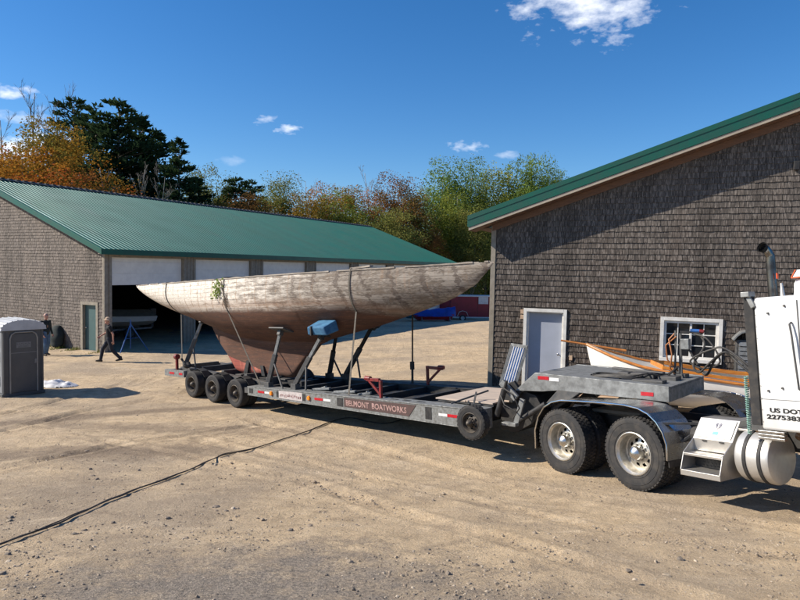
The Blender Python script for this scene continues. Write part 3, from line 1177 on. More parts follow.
# long side: piers, header of vertical tan siding and doors
doors = [(.35, 4.45)] + [(5.22 + k * 5.15, 9.36 + k * 5.15) for k in range(6)]
mb = MB()
pier = [(0, doors[0][0])] + [(doors[i][1], doors[i + 1][0]) for i in range(6)] + [(doors[6][1], LA)]
for a, b in pier:
    mb.bx(a, b, 0, .2, -1.5, 4.19)
mb.bx(0, LA, 0, .2, 4.19, 4.6)
x = .06
while x < LA:
    zb = 4.19
    for a, b in pier:
        if a + .01 < x < b - .05:
            zb = -1
    mb.bx(x, x + .035, -.02, 0, zb + .002, 4.58)
    x += .21
mb.build('board_siding', tantrim, bA, ang=0)
for i, (a, b) in enumerate(doors):
    mb = MB()
    zb = {0: 2.93, 1: 2.6}.get(i, .0)
    z = zb
    while z < 4.17:
        z2 = min(z + .53, 4.185)
        mb.bx(a + .02, b - .02, .13 + .0, .17, z, z2 - .012)
        mb.bx(a + .02, b - .02, .14, .16, z2 - .012, z2)
        z += .53
    d = mb.build('garage_door', garage, bA, ang=0, bevel=.004)
    mb = MB()
    mb.bx(a - .13, a, -.035, .0, -1, 4.19)
    mb.bx(b, b + .13, -.035, .0, -1, 4.19)
    mb.bx(a - .13, b + .13, -.036, 0, 4.19, 4.30)
    mb.build('door_trim', tantrim, d, ang=0)
mb = MB()
mb.bx(-.03, .13, -.04, -.0, -.4, 4.5)
mb.bx(-.035, -.0, -.0, .09, -.4, 4.4)
mb.build('corner_board', tantrim, bA, ang=0)
mb = MB()
mb.bx(.10, .14, .54, 1.46, 0, 2.03)
dA = mb.build('door', doorteal, bA, ang=0)
mb = MB()
mb.lathe([(0, 0), (.03, .0), (.03, .05), (.015, .07), (0, .07)], (.10, 1.34, 1.0), (-1, 0, 0), 12)
mb.build('handle', alum, dA)
mb = MB()
mb.bx(-.04, .14, 1.46, 1.60, -.02, 2.17)
mb.bx(-.04, .14, .40, .54, -.02, 2.17)
mb.bx(-.038, .14, .54, 1.46, 2.03, 2.17)
mb.bx(-.1, .1, .45, 1.55, -.12, -.01)
mb.build('door_frame', tantrim, bA, ang=0)
# roof: ribbed sheets
mb = MB()
ovA, eoA = .35, .30
s0 = -eoA
sr = 9.5
prof = []
x = -ovA
while x < LA + ovA:
    prof += [(x, 0), (x + .17, 0), (x + .185, .022), (x + .215, .022)]
    x += .23
for side in (0, 1):
    b = len(mb.v)
    for (x, h_) in prof:
        for s_ in (s0, sr):
            yv = s_ if side == 0 else 19 - s_
            mb.v.append((x, yv, 4.62 + SA * s_ + h_))
    n = len(prof)
    for i in range(n - 1):
        mb.f.append((b + 2 * i, b + 2 * i + 2, b + 2 * i + 3, b + 2 * i + 1) if side == 0 else (b + 2 * i, b + 2 * i + 1, b + 2 * i + 3, b + 2 * i + 2))
ra = mb.build('roof', roofm, bA, ang=0)
mb = MB()


def slabA(mb, s0, s1, x0, x1, up, th):
    for side in (0, 1):
        def Y(s_):
            return s_ if side == 0 else 19 - s_
        p = [(x0, Y(s0), 4.42 + SA * s0 + up), (x1, Y(s0), 4.42 + SA * s0 + up), (x1, Y(s1), 4.42 + SA * s1 + up), (x0, Y(s1), 4.42 + SA * s1 + up)]
        q = [(a, b, c + th) for a, b, c in p]
        mb.hexa(p + q)


slabA(mb, s0 - .02, sr, -ovA - .03, -ovA + .0, -.02, .26)
slabA(mb, s0 - .02, sr, LA + ovA - .06, LA + ovA + .02, -.02, .26)
mb.bx(-ovA, LA + ovA, s0 - .03, s0 - .0, 4.28, 4.52)
mb.bx(-ovA, LA + ovA, 19 - s0, 19 - s0 + .03, 4.28, 4.52)
mb.build('roof_trim', greenm, ra, ang=0)
mb = MB()
slabA(mb, s0, sr, -ovA, LA + ovA - .07, .10, .03)
slabA(mb, s0, sr, -ovA + .005, .0, -.02, .05)
mb.bx(-ovA + .02, LA + ovA - .08, s0 + .01, -.025, 4.30, 4.33)
mb.build('soffit', tantrim, ra, ang=0)
mb = MB()
zr = 4.62 + SA * 9.5
mb.add([(-ovA, 9.5 - .25, zr - .04), (LA + ovA, 9.5 - .25, zr - .04), (LA + ovA, 9.5, zr + .07), (-ovA, 9.5, zr + .07), (-ovA, 9.75, zr - .04), (LA + ovA, 9.75, zr - .04)],
       [(0, 1, 2, 3), (3, 2, 5, 4), (0, 3, 4)])
for i in range(95):
    x = -ovA + .1 + i * .4
    mb.bx(x, x + .2, 9.42, 9.58, zr + .055, zr + .095)
mb.build('ridge_cap', dkgrey, ra, ang=0)

# ------------------------------------------------------------------ wheels


def tyre_mesh(r, w, lug=0, side=1):
    """axis along y, outer face toward -y, centred on origin"""
    mb = MB()
    ri = r * .56
    prof = [(ri, -w * .36), (ri * 1.06, -w * .45), (r * .78, -w * .5), (r * .90, -w * .485), (r * .955, -w * .45), (r * .985, -w * .40), (r * .985, w * .40), (r * .955, w * .45), (r * .9, w * .485), (r * .78, w * .5), (ri * 1.06, w * .45), (ri, w * .36)]
    mb.lathe(prof, (0, 0, 0), (0, 1, 0), 48)
    if lug:
        n = lug
        for k in range(n):
            a = 2 * PI * k / n
            ca, sa = math.cos(a), math.sin(a)
            tx, tz = -sa, ca
            for j, (y0, y1, sh) in enumerate(((-w * .44, -w * .23, 0), (-w * .2, -.01, .5), (.01, w * .2, 0), (w * .23, w * .44, .5))):
                aa = a + sh * 2 * PI / n
                ca, sa = math.cos(aa), math.sin(aa)
                tx, tz = -sa, ca
                hw = PI * r / n * .66
                pts = []
                for rr in (r * .97, r * 1.004):
                    pts += [(ca * rr - tx * hw, y0, sa * rr - tz * hw), (ca * rr + tx * hw, y0, sa * rr + tz * hw), (ca * rr + tx * hw, y1, sa * rr + tz * hw), (ca * rr - tx * hw, y1, sa * rr - tz * hw)]
                mb.hexa(pts)
    # raised sidewall rings
    mb.lathe([(r * .83, -w * .497), (r * .835, -w * .51), (r * .845, -w * .51), (r * .85, -w * .497)], (0, 0, 0), (0, 1, 0), 48)
    mb.lathe([(r * .64, -w * .47), (r * .645, -w * .485), (r * .66, -w * .485), (r * .665, -w * .475)], (0, 0, 0), (0, 1, 0), 48)
    return mb


def rim_mesh(r, w, depth, holes=10):
    ri = r * .575
    mb = MB()
    prof = [(ri, -w * .38), (ri * 1.03, -w * .47), (ri * .99, -w * .49), (ri * .95, -w * .42), (ri * .9, -w * .36), (ri * .88, depth - w * .45), (ri * .84, depth - w * .4), (ri * .68, depth - w * .44), (ri * .52, depth - w * .52), (ri * .46, depth - w * .54), (ri * .3, depth - w * .54), (.001, depth - w * .54)]
    seg = 4 * holes
    mb.lathe(prof, (0, 0, 0), (0, 1, 0), seg, skip=lambda i, k: i == 7 and k % 4 in (0, 1))
    mb.lathe([(ri * .9, -w * .3), (ri * .9, w * .36), (ri, w * .36)], (0, 0, 0), (0, 1, 0), 32)
    for k in range(10):
        a = 2 * PI * k / 10
        mb.lathe([(.0, -.035), (.014, -.035), (.016, 0), (.016, .01)], (math.cos(a) * ri * .40, depth - w * .54, math.sin(a) * ri * .40), (0, 1, 0), 6)
    return mb


def hub_mesh(r, w, depth):
    ri = r * .575
    mb = MB()
    y0 = depth - w * .54
    mb.lathe([(ri * .33, y0 + .01), (ri * .33, y0 - .05), (ri * .31, y0 - .09), (ri * .2, y0 - .12), (ri * .1, y0 - .135), (.001, y0 - .138)], (0, 0, 0), (0, 1, 0), 24)
    return mb


# ------------------------------------------------------------------ trailer
angT = R(-90 + 47)
TX = frame(Vector((-4.43, 17.2, .15)), angT, R(4))
tr = thing('boat_trailer', 'long grey three axle boat transport trailer under the wooden yacht', 'trailer', mat=TX)


def zt_(x):
    return .585 + (x - .65) * .0135


def zb_(x):
    return .385 - (x - .65) * .006


for side, yo in ((0, 0.0), (1, 2.20)):
    mb = MB()
    x0, x1 = .65, 8.22
    ya, yb = yo, yo + .35
    pts = lambda x, z0, z1, y0, y1: [(x, y0, z0), (x, y1, z0), (x, y1, z1), (x, y0, z1)]
    def slab(x0, x1, y0, y1, f0, f1):
        mb.hexa([(x0, y0, f0(x0)), (x1, y0, f0(x1)), (x1, y1, f0(x1)), (x0, y1, f0(x0)), (x0, y0, f1(x0)), (x1, y0, f1(x1)), (x1, y1, f1(x1)), (x0, y1, f1(x0))])
    slab(x0, x1, ya, ya + .02 if side == 0 else ya + .02, zb_, zt_)
    slab(x0, x1, yb - .02, yb, zb_, zt_)
    slab(x0, x1, ya - .01, yb + .01, lambda x: zt_(x), lambda x: zt_(x) + .018)
    slab(x0, x1, ya - .012, ya + .08, lambda x: zb_(x) - .015, lambda x: zb_(x))
    slab(x0, x1, yb - .08, yb + .01, lambda x: zb_(x) - .015, lambda x: zb_(x))
    slab(x1 - .02, x1, ya + .02, yb - .02, zb_, zt_)
    slab(x0, x0 + .02, ya + .02, yb - .02, zb_, zt_)
    rail = mb.build('side_rail', railsteel if side == 0 else blk, tr, ang=0, bevel=.004)  # far rail coloured black to carry the shade under the hull
    if side == 0:
        rail0 = rail
        m2 = MB()
        for xx in (4.75, 5.1, 5.75, 6.1, 6.5, 3.6, 3.9):
            zz = zt_(xx) + .0185
            m2.bx(xx, xx + .2, .15, .22, zz, zz + .006)
        for xa, xb in ((.72, .90), (1.93, 2.02), (2.98, 3.08), (4.22, 4.42), (6.86, 7.02)):
            m2.bx(xa, xb, -.007, -.001, (zb_(xa) + .05), (zt_(xa) - .03))
        m2.build('stake_pocket', blk, rail0, ang=0)
        for xx in (1.72, 3.22):
            m2 = MB()
            m2.lathe([(.055, -.002), (.055, -.025), (.045, -.04), (.0, -.045)], (xx, 0, (zt_(xx) + zb_(xx)) / 2 + .01), (0, 1, 0), 18)
            m2.build('marker_lamp', amber, tr)
        m2 = MB()
        for xa, xb in ((1.12, 1.4), (3.42, 3.72), (7.42, 7.68)):
            zc = (zt_(xa) + zb_(xa)) / 2 + .012
            m2.bx(xa, xb, -.006, -.001, zc - .028, zc + .028)
        m2.build('red_reflector', redlens, tr, ang=0)
        m2 = MB()
        for xa, xb in ((1.42, 1.62), (3.74, 4.0), (7.2, 7.415), (7.685, 7.9)):
            zc = (zt_(xa) + zb_(xa)) / 2 + .012
            m2.bx(xa, xb, -.005, -.001, zc - .026, zc + .026)
        m2.build('white_reflector', whiteref, tr, ang=0)
        m2 = MB()
        m2.hexa([(2.03, -.008, zb_(2.03) + .03), (2.96, -.008, zb_(2.9) + .03), (2.96, -.001, zb_(2.9) + .03), (2.03, -.001, zb_(2.03) + .03), (2.03, -.008, zt_(2.03) - .01), (2.96, -.008, zt_(2.9) - .01), (2.96, -.001, zt_(2.9) - .01), (2.03, -.001, zt_(2.03) - .01)])
        sp = m2.build('sign_plate', signgrey, tr, ang=0)
        m2 = MB()
        rr_ = random.Random(4)
        for k in range(12):
            xx = 2.08 + k * .072
            z0 = zb_(xx) + .07
            for j in range(3):
                a = xx + rr_.uniform(0, .03)
                b_ = z0 + rr_.uniform(0, .05)
                if rr_.random() < .5:
                    m2.bx(a, a + .013, -.0115, -.0085, b_, b_ + .05)
                else:
                    m2.bx(a, a + .035, -.011, -.0085, b_, b_ + .014)
        m2.build('faded_lettering', redp, sp, ang=0)
        m2 = MB()
        xa, xb = 4.46, 6.62
        m2.add([(xa, -.008, zb_(xa) + .055), (xb - .2, -.008, zb_(xb) + .055), (xb, -.008, zt_(xb) - .02), (xa, -.008, zt_(xa) - .02),
                (xa, -.001, zb_(xa) + .055), (xb - .2, -.001, zb_(xb) + .055), (xb, -.001, zt_(xb) - .02), (xa, -.001, zt_(xa) - .02)],
               [(0, 1, 2, 3), (7, 6, 5, 4), (0, 4, 5, 1), (1, 5, 6, 2), (2, 6, 7, 3), (3, 7, 4, 0)])
        sp = m2.build('name_board', signred, tr, ang=0)
        text('BELMONT  BOATWORKS', .165, sp, 'lettering', signpink, (4.52, -.0105, .455), (1, 0, .003), (0, 0, 1), 1.0, .002, .004, spacing=.98)
mb = MB()
mb.hexa([(.7, .36, zt_(.7) - .16), (6.8, .36, zt_(6.8) - .16), (6.8, 2.19, zt_(6.8) - .16), (.7, 2.19, zt_(.7) - .16), (.7, .36, zt_(.7) - .14), (6.8, .36, zt_(6.8) - .14), (6.8, 2.19, zt_(6.8) - .14), (.7, 2.19, zt_(.7) - .14)])
mb.build('shade_plate', blk, tr, ang=0)  # added black sheet standing in for the shade between the rails
# cross members and rear frame
for xx in (.9, 1.9, 2.9, 3.9, 4.9, 5.9, 6.9, 7.9):
    mb = MB()
    mb.bx(xx, xx + .12, .35, 2.2, zb_(xx) + .03, zt_(xx) - .01)
    mb.build('cross_member', blk, tr, ang=0, bevel=.004)
mb = MB()
for yo in (.52, 1.83):
    mb.hexa([(-3.9, yo, .66), (.65, yo, .50), (.65, yo + .2, .50), (-3.9, yo + .2, .66), (-3.9, yo, .84), (.65, yo, .66), (.65, yo + .2, .66), (-3.9, yo + .2, .84)])
for xx in (-3.9, -3.0, -1.8, -.6, .45):
    z = .68 + (-xx) * .035
    mb.bx(xx, xx + .14, .72, 1.83, z - .1, z + .08)
mb.bx(.5, .65, -.0, 2.55, .42, .56)
mb.build('rear_frame', dkgrey, tr, ang=0, bevel=.006)
for yo in (0.0, 2.43):
    mb = MB()
    mb.bx(-3.92, -2.72, yo, yo + .12, .62, .82)
    mb.bx(-3.92, -3.8, .12, 2.43, .64, .80) if yo == 0 else None
    tb = mb.build('tail_bar', railsteel, tr, ang=0, bevel=.006)
    if yo == 0:
        m2 = MB()
        m2.bx(-3.6, -3.3, -.007, -.001, .69, .755)
        m2.bx(-3.0, -2.8, -.007, -.001, .69, .755)
        m2.build('red_reflector', redlens, tb, ang=0)
# mudguard plates over tyres
for yo in (.02, 2.13):
    for k, (xx, zc) in enumerate(((0, .36), (-1.15, .405), (-2.3, .45))):
        mb = MB()
        pr = [(xx + .45 * math.cos(a), zc + .44 * math.sin(a)) for a in [R(t) for t in (30, 60, 90, 120, 150)]]
        mb.strip(pr, 'xz', yo + .27, yo + .40 if yo < 1 else yo + .38, .012) if False else mb.strip(pr, 'xz', yo + .2 if yo < 1 else yo, yo + .42 if yo < 1 else yo + .2, .012)
        mb.build('mudguard', blk, tr)
# trailer wheels
r_t, w_t = .39, .25
ty = tyre_mesh(r_t, w_t, 0)
rm = rim_mesh(r_t, w_t, .12, 8)
hb = hub_mesh(r_t, w_t, .12)
dimrim = pm('dark dusty steel rim', (.05, .045, .04), (.12, .1, .08), .6, .4, 9, .1)
protoW = []


def add_wheel(parent, ty, rm, hb, mats, loc, flip, dual=.0, axis_parent=True):
    t1 = ty.build('wheel', mats[0], parent)
    r1 = rm.build('rim', mats[1], t1)
    h1 = hb.build('hub_cap', mats[2], t1)
    out = [t1]
    t1.location = loc
    if flip:
        t1.rotation_euler = (0, 0, PI)
    if dual:
        t2 = bpy.data.objects.new('inner_tyre', t1.data)
        COL.objects.link(t2)
        t2.parent = t1
        t2.location = (0, dual, 0)
    return t1


def copy_wheel(w, loc, flip):
    c = w.copy()
    COL.objects.link(c)
    c.location = loc
    c.rotation_euler = (0, 0, PI if flip else 0)
    for ch in kids(w):
        k = ch.copy()
        COL.objects.link(k)
        k.parent = c
    return c


tw = add_wheel(tr, ty, rm, hb, (rubber, dimrim, dimrim), (0, .125, .36), False, .27)
remember_w = None
for (xx, zc) in ((-1.15, .405), (-2.3, .45)):
    copy_wheel(tw, (xx, .125, zc), False)
for (xx, zc) in ((0, .40), (-1.15, .43), (-2.3, .46)):
    copy_wheel(tw, (xx, 2.425, zc), True)
for xx, zc in ((0, .36), (-1.15, .405), (-2.3, .45)):
    mb = MB()
    mb.tube([(xx, .3, zc), (xx, 2.3, zc + .02)], .06, 10)
    mb.build('axle', blk, tr)
# keel blocks and steel box
mb = MB()
mb.bx(-2.15, -1.45, 1.5, 1.95, .74, .95)
mb.build('steel_box', galv, tr, ang=0, bevel=.01)
mb = MB()
mb.bx(-2.0, 1.6, 1.05, 1.45, .52, .66)
mb.build('keel_plank', blk, tr, ang=0, bevel=.006)
mb = MB()
mb.bx(-1.5, -1.2, 1.0, 1.5, .66, .695)
mb.bx(.6, .95, 1.0, 1.5, .66, .695)
mb.build('keel_block', dkgrey, tr, ang=0, bevel=.006)


def strut(base, top, foot, name='hull_support', padn=(0, .6, .8), m1=dkgrey, m2=galv, pad=blk, padsize=(.36, .2, .05), lean=0):
    base, top, foot = Vector(base), Vector(top), Vector(foot)
    mb = MB()
    mid = base.lerp(top, .55)
    mb.bar(base, mid, .11, .11)
    mb.bx(base.x - .1, base.x + .1, base.y - .08, base.y + .08, base.z - .16, base.z + .02)
    o = mb.build(name, m1, tr, ang=0, bevel=.006)
    m3 = MB()
    m3.bar(base.lerp(top, .4), top, .075, .075)
    m3.build('inner_post', m2, o, ang=0, bevel=.004)
    m3 = MB()
    m3.tube([foot, mid.lerp(base, .25)], .025, 8)
    m3.build('brace', m1, o)
    m3 = MB()
    n = Vector(padn).normalized()
    u = Vector((1, 0, 0))
    v = n.cross(u).normalized()
    u = v.cross(n)
    c = top + n * .03
    a, b, t = u * padsize[0] / 2, v * padsize[1] / 2, n * padsize[2] / 2
    m3.hexa([c - a - b - t, c + a - b - t, c + a + b - t, c - a + b - t, c - a - b + t, c + a - b + t, c + a + b + t, c - a + b + t])
    m3.bar(top - n * .12, top + n * .02, .12, .12, (1, 0, 0))
    m3.build('pad', pad, o, ang=0, bevel=.006)
    return o


strut((1.32, .20, .72), (1.70, .36, 2.06), (2.0, .14, .62), padn=(0, .35, .94), padsize=(.62, .36, .035), pad=dkgrey)
st2 = strut((2.42, .22, .75), (3.22, .46, 1.98), (2.95, .12, .66), padn=(0, .5, .87), padsize=(.3, .3, .04))
mb = MB()
mb.hexa([(3.02, .18, 1.98), (3.72, .18, 1.98), (3.72, .58, 2.08), (3.02, .58, 2.08), (3.06, .12, 2.18), (3.68, .12, 2.18), (3.68, .52, 2.34), (3.06, .52, 2.34)])
mb.build('cushion_block', pm('blue carpet pad', (.02, .09, .19), (.05, .17, .3), .8, 0, 5, .3), st2, ang=0, bevel=.03)
mb = MB()
mb.bx(3.2, 3.24, .10, .17, 1.98, 2.2)
mb.build('pad_strap', blk, st2, ang=0)
strut((-3.28, .4, 1.02), (-2.9, .78, 2.33), (-2.9, .5, .85), padn=(0, .5, .87), padsize=(.3, .2, .03), pad=dkgrey)
strut((1.25, 2.33, .72), (1.95, 2.05, 1.95), (1.75, 2.35, .66), padn=(0, -.5, .87), m2=blk, padsize=(.5, .3, .03))
strut((1.95, 2.33, .74), (3.35, 2.05, 2.12), (2.5, 2.35, .68), padn=(0, -.5, .87), m2=blk, padsize=(.7, .3, .03))
strut((-3.28, 2.15, 1.0), (-2.9, 1.75, 2.3), (-2.9, 2.1, .85), padn=(0, -.5, .87), m2=blk, padsize=(.3, .2, .03))


def bracket(x, y, z, sg, s=1.0):
    mb = MB()
    mb.bar((x, y, z), (x, y, z + .44 * s), .06, .06)
    mb.bar((x, y, z + .06), (x + sg * .42 * s, y, z + .42 * s), .05, .05)
    mb.bar((x - .03, y, z + .45 * s), (x + sg * .5 * s, y, z + .44 * s), .07, .07)
    o = mb.build('winch_bracket', redp, tr, ang=0, bevel=.006)
    m2 = MB()
    m2.lathe([(0, -.08), (.05, -.08), (.05, .08), (0, .08)], (x + sg * .46 * s, y, z + .47 * s), (1, 0, 0), 12)
    m2.build('roller', redp, o)
    return o


bracket(5.45, .18, .67, -1, .85)
bracket(4.92, 2.35, .66, 1, .95)
mb = MB()
mb.bar((-3.3, .1, .82), (-3.3, .1, 1.2), .07, .07)
mb.lathe([(0, -.06), (.085, -.06), (.085, .06), (0, .06)], (-3.3, .1, 1.22), (1, 0, 0), 14)
mb.build('winch_bracket', redp, tr, ang=30, bevel=.006)
mb = MB()
mb.sph((-3.05, .3, .95), (.16, .12, .1), 10, 7)
mb.tube([(-3.2, .2, 1.15), (-3.0, .2, 1.0), (-2.9, .3, .9)], .035, 8)
mb.build('winch', blk, tr)
# plywood deck
for (a, b, c, d, z) in ((6.8, 7.55, .4, 2.15, .735), (7.57, 8.2, .4, 2.15, .742), (8.2, 8.5, .5, 1.9, .80)):
    mb = MB()
    mb.bx(a, b, c, d, z, z + .03)
    mb.build('deck_board', plywood, tr, ang=0, bevel=.004)
mb = MB()
mb.bx(6.85, 8.2, .42, 2.1, .7, .734)
mb.bar((7.4, .15, .73), (7.9, .7, .95), .03, .03)
mb.bar((7.9, .2, .74), (7.75, .5, .93), .03, .03)
mb.build('deck_bearer', dkgrey, tr, ang=0)
# loose chain and gear lying along the near rail
mb = MB()
for xx, ln in ((3.0, .5), (3.8, .6), (4.6, .3)):
    mb.bar((xx, .3, .66), (xx + ln, .42, .7), .1, .05)
    mb.bar((xx + .1, .45, .66), (xx + ln * .8, .38, .74), .06, .04)
mb.build('clamp_plate', galv, tr, ang=0, bevel=.008)
# gooseneck
mb = MB()
side = [(8.64, 1.03), (9.07, 1.385), (11.24, 1.31), (11.44, 1.298), (11.44, 1.055), (11.24, 1.062), (9.55, 1.10), (9.2, 1.055)]
mb.prism(side, 'xz', .5, .56)
mb.prism(side, 'xz', 2.06, 2.12)
mb.hexa([(9.07, .56, 1.35), (11.44, .56, 1.262), (11.44, 2.06, 1.262), (9.07, 2.06, 1.35), (9.07, .56, 1.378), (11.44, .56, 1.29), (11.44, 2.06, 1.29), (9.07, 2.06, 1.378)])
mb.bx(11.41, 11.442, .561, 2.06, 1.055, 1.26)
mb.hexa([(8.72, .56, .98), (9.06, .56, 1.34), (9.06, 2.06, 1.34), (8.72, 2.06, .98), (8.70, .56, 1.0), (9.05, .56, 1.37), (9.05, 2.06, 1.37), (8.70, 2.06, 1.0)])
gn = mb.build('gooseneck', galv, tr, ang=0, bevel=.006)
mb = MB()
mb.bx(9.13, 9.35, .494, .499, 1.27, 1.33)
mb.bx(11.0, 11.2, .494, .499, 1.13, 1.19)
mb.build('red_reflector', redlens, gn, ang=0)
mb = MB()
mb.bx(9.36, 9.55, .494, .499, 1.255, 1.315)
mb.build('white_reflector', whiteref, gn, ang=0)
mb = MB()
mb.prism([(8.22, .25), (8.22, .72), (8.5, .9), (8.62, 1.05), (9.0, .95), (9.15, .7), (8.9, .42), (8.55, .22)], 'xz', .62, 1.95)
mb.prism([(8.3, .75), (8.45, 1.15), (8.6, 1.2), (8.75, 1.0), (8.6, .8)], 'xz', .52, .6)
mb.prism([(8.3, .75), (8.45, 1.15), (8.6, 1.2), (8.75, 1.0), (8.6, .8)], 'xz', 1.98, 2.06)
nk = mb.build('neck_hinge', blk, tr, ang=0, bevel=.01)
mb = MB()
mb.hexa([(9.05, .5, .62), (9.28, .5, .62), (9.28, .72, .62), (9.05, .72, .62), (9.52, .5, 1.11), (9.95, .5, 1.10), (9.95, .72, 1.10), (9.52, .72, 1.11)])
mb.hexa([(9.05, 1.9, .62), (9.28, 1.9, .62), (9.28, 2.1, .62), (9.05, 2.1, .62), (9.52, 1.9, 1.11), (9.95, 1.9, 1.10), (9.95, 2.1, 1.10), (9.52, 2.1, 1.11)])
mb.build('neck_leg', dkgrey, tr, ang=0, bevel=.008)
mb = MB()
mb.tube([(8.32, .35, .55), (8.5, .35, 1.05)], .055, 12)
mb.tube([(8.5, .35, 1.05), (8.56, .35, 1.22)], .03, 10)
mb.tube([(8.6, .45, .4), (9.3, .45, .85)], .05, 12)
mb.build('hydraulic_ram', blk, tr)
mb = MB()
mb.bar((8.4, .42, 1.18), (8.72, .42, .9), .06, .13)
mb.bar((8.85, .42, .9), (8.7, .42, .45), .05, .1)
mb.bx(8.45, 8.75, .3, .42, .4, .46)
mb.build('linkage', galv, tr, ang=0, bevel=.006)
mb = MB()
for q in ([(8.5, .3, 1.1), (8.75, .25, 1.0), (8.85, .3, .75), (8.7, .3, .55)], [(8.45, .3, .95), (8.6, .2, .8), (8.8, .25, .7)]):
    mb.tube(q, .014, 6)
mb.build('hydraulic_hose', hosemat, tr)
# spare wheel standing on the near side
sr_, sw_ = .315, .2
sty = tyre_mesh(sr_, sw_, 26)
spw = add_wheel(tr, sty, rim_mesh(sr_, sw_, .05, 6), hub_mesh(sr_, sw_, .05), (rubber, dimrim, dimrim), (8.12, -.12, .49), False)
spw.name = 'spare_wheel'
# striped ramp panel
rp = MB()
rp.bar((8.24, .62, 1.12), (8.46, .72, 1.86), .03, .05)
rp.bar((8.56, .62, 1.08), (8.78, .72, 1.82), .03, .05)
rp.bar((8.44, .72, 1.86), (8.80, .72, 1.82), .03, .05)
rp.bar((8.22, .62, 1.12), (8.58, .62, 1.08), .03, .05)
ro = rp.build('ribbed_ramp', galv, tr, ang=0, bevel=.003)
mb = MB()
mb.hexa([(8.26, .64, 1.13), (8.54, .64, 1.10), (8.54, .66, 1.10), (8.26, .66, 1.13), (8.47, .735, 1.84), (8.75, .735, 1.81), (8.75, .755, 1.81), (8.47, .755, 1.84)])
mb.build('ramp_panel', stripeblue, ro, ang=0)
mb = MB()
for k in range(5):
    o_ = .035 + k * .052
    mb.bar((8.26 + o_, .625, 1.13 - o_ * .1), (8.47 + o_, .72, 1.84 - o_ * .1), .026, .02)
mb.build('ramp_rib', stripewhite, ro, ang=0)
# gear on the gooseneck deck
mb = MB()
mb.bx(10.55, 10.95, 1.15, 1.4, 1.315, 1.40)
mb.bx(10.25, 10.45, 1.3, 1.5, 1.325, 1.38)
mb.bar((9.9, 1.9, 1.37), (10.9, 1.75, 1.34), .09, .05)
mb.bx(11.0, 11.3, 1.2, 1.45, 1.29, 1.36)
mb.bx(10.98, 11.1, 1.95, 2.08, 1.29, 1.42)
mb.bx(10.75, 11.25, .75, .95, 1.30, 1.345)
gear = mb.build('valve_box', dkgrey, tr, ang=0, bevel=.01)
mb = MB()
for k in range(3):
    q = []
    for t in range(0, 26):
        a = t / 25 * 2 * PI
        q.append((10.35 + .42 * math.cos(a) + k * .03, .95 + .17 * math.sin(a) + k * .02, 1.35 + k * .012 + .01 * math.sin(a * 3)))
    mb.tube(q, .012, 6)
mb.tube([(10.8, .9, 1.33), (10.9, 1.2, 1.40), (11.05, 1.5, 1.36), (11.15, 1.7, 1.45)], .016, 6)
mb.tube([(10.5, .8, 1.34), (10.9, 1.0, 1.42), (11.1, 1.35, 1.34), (11.2, 1.6, 1.5)], .014, 6)
mb.build('coiled_cable', hosemat, tr)
mast = MB()
mast.bar((11.2, 1.72, 1.29), (11.2, 1.72, 2.05), .035, .05)
mast.bar((11.12, 1.66, 1.29), (11.14, 1.68, 2.1), .03, .03)
mast.bx(11.1, 11.3, 1.62, 1.82, 1.28, 1.36)
mo = mast.build('hose_mast', dkgrey, tr, ang=0, bevel=.004)
mb = MB()
mb.bx(11.22, 11.36, 1.66, 1.78, 1.78, 1.96)
mb.build('junction_box', galv, mo, ang=0, bevel=.01)
mb = MB()
mb.bar((11.2, 1.72, 2.08), (11.5, 1.78, 2.06), .04, .03)
mb.build('mast_arm', blk, mo, ang=0)
mb = MB()
mb.tube([(11.36, 1.75, 2.10), (11.5, 1.78, 2.09)], .03, 10)
mb.build('air_coupling', bluep, mo)
mb = MB()
mb.tube([(11.5, 1.78, 2.09), (11.57, 1.79, 2.08)], .03, 10)
mb.build('air_coupling', redp, mo)
mb = MB()
mb.tube([(11.15, 1.7, 2.08), (11.05, 1.62, 1.95), (11.1, 1.6, 1.7), (11.06, 1.6, 1.45), (11.15, 1.65, 1.32)], .016, 6)
mb.tube([(11.16, 1.66, 2.0), (11.0, 1.6, 1.85), (11.02, 1.6, 1.6), (11.16, 1.7, 1.4)], .012, 6)
mb.build('signal_cable', pm('orange cable', (.35, .12, .03), (.2, .08, .03), .6), mo)

# trailer to truck hoses
KX = frame(Vector((3.46, 9.53, .75)), R(-90 + 30), R(7))
TXI = TX.inverted()


def k2t(p):
    return TXI @ (KX @ Vector(p))


mb = MB()


def bez(pts, n=8):
    """catmull-rom through pts"""
    P = [Vector(p) for p in pts]
    P = [P[0] * 2 - P[1]] + P + [P[-1] * 2 - P[-2]]
    out = []
    for i in range(1, len(P) - 2):
        for k in range(n):
            t = k / n
            out.append(.5 * ((2 * P[i]) + (P[i + 1] - P[i - 1]) * t + (2 * P[i - 1] - 5 * P[i] + 4 * P[i + 1] - P[i + 2]) * t * t + (3 * P[i] - P[i - 1] - 3 * P[i + 1] + P[i + 2]) * t ** 3))
    out.append(P[-2])
    return out


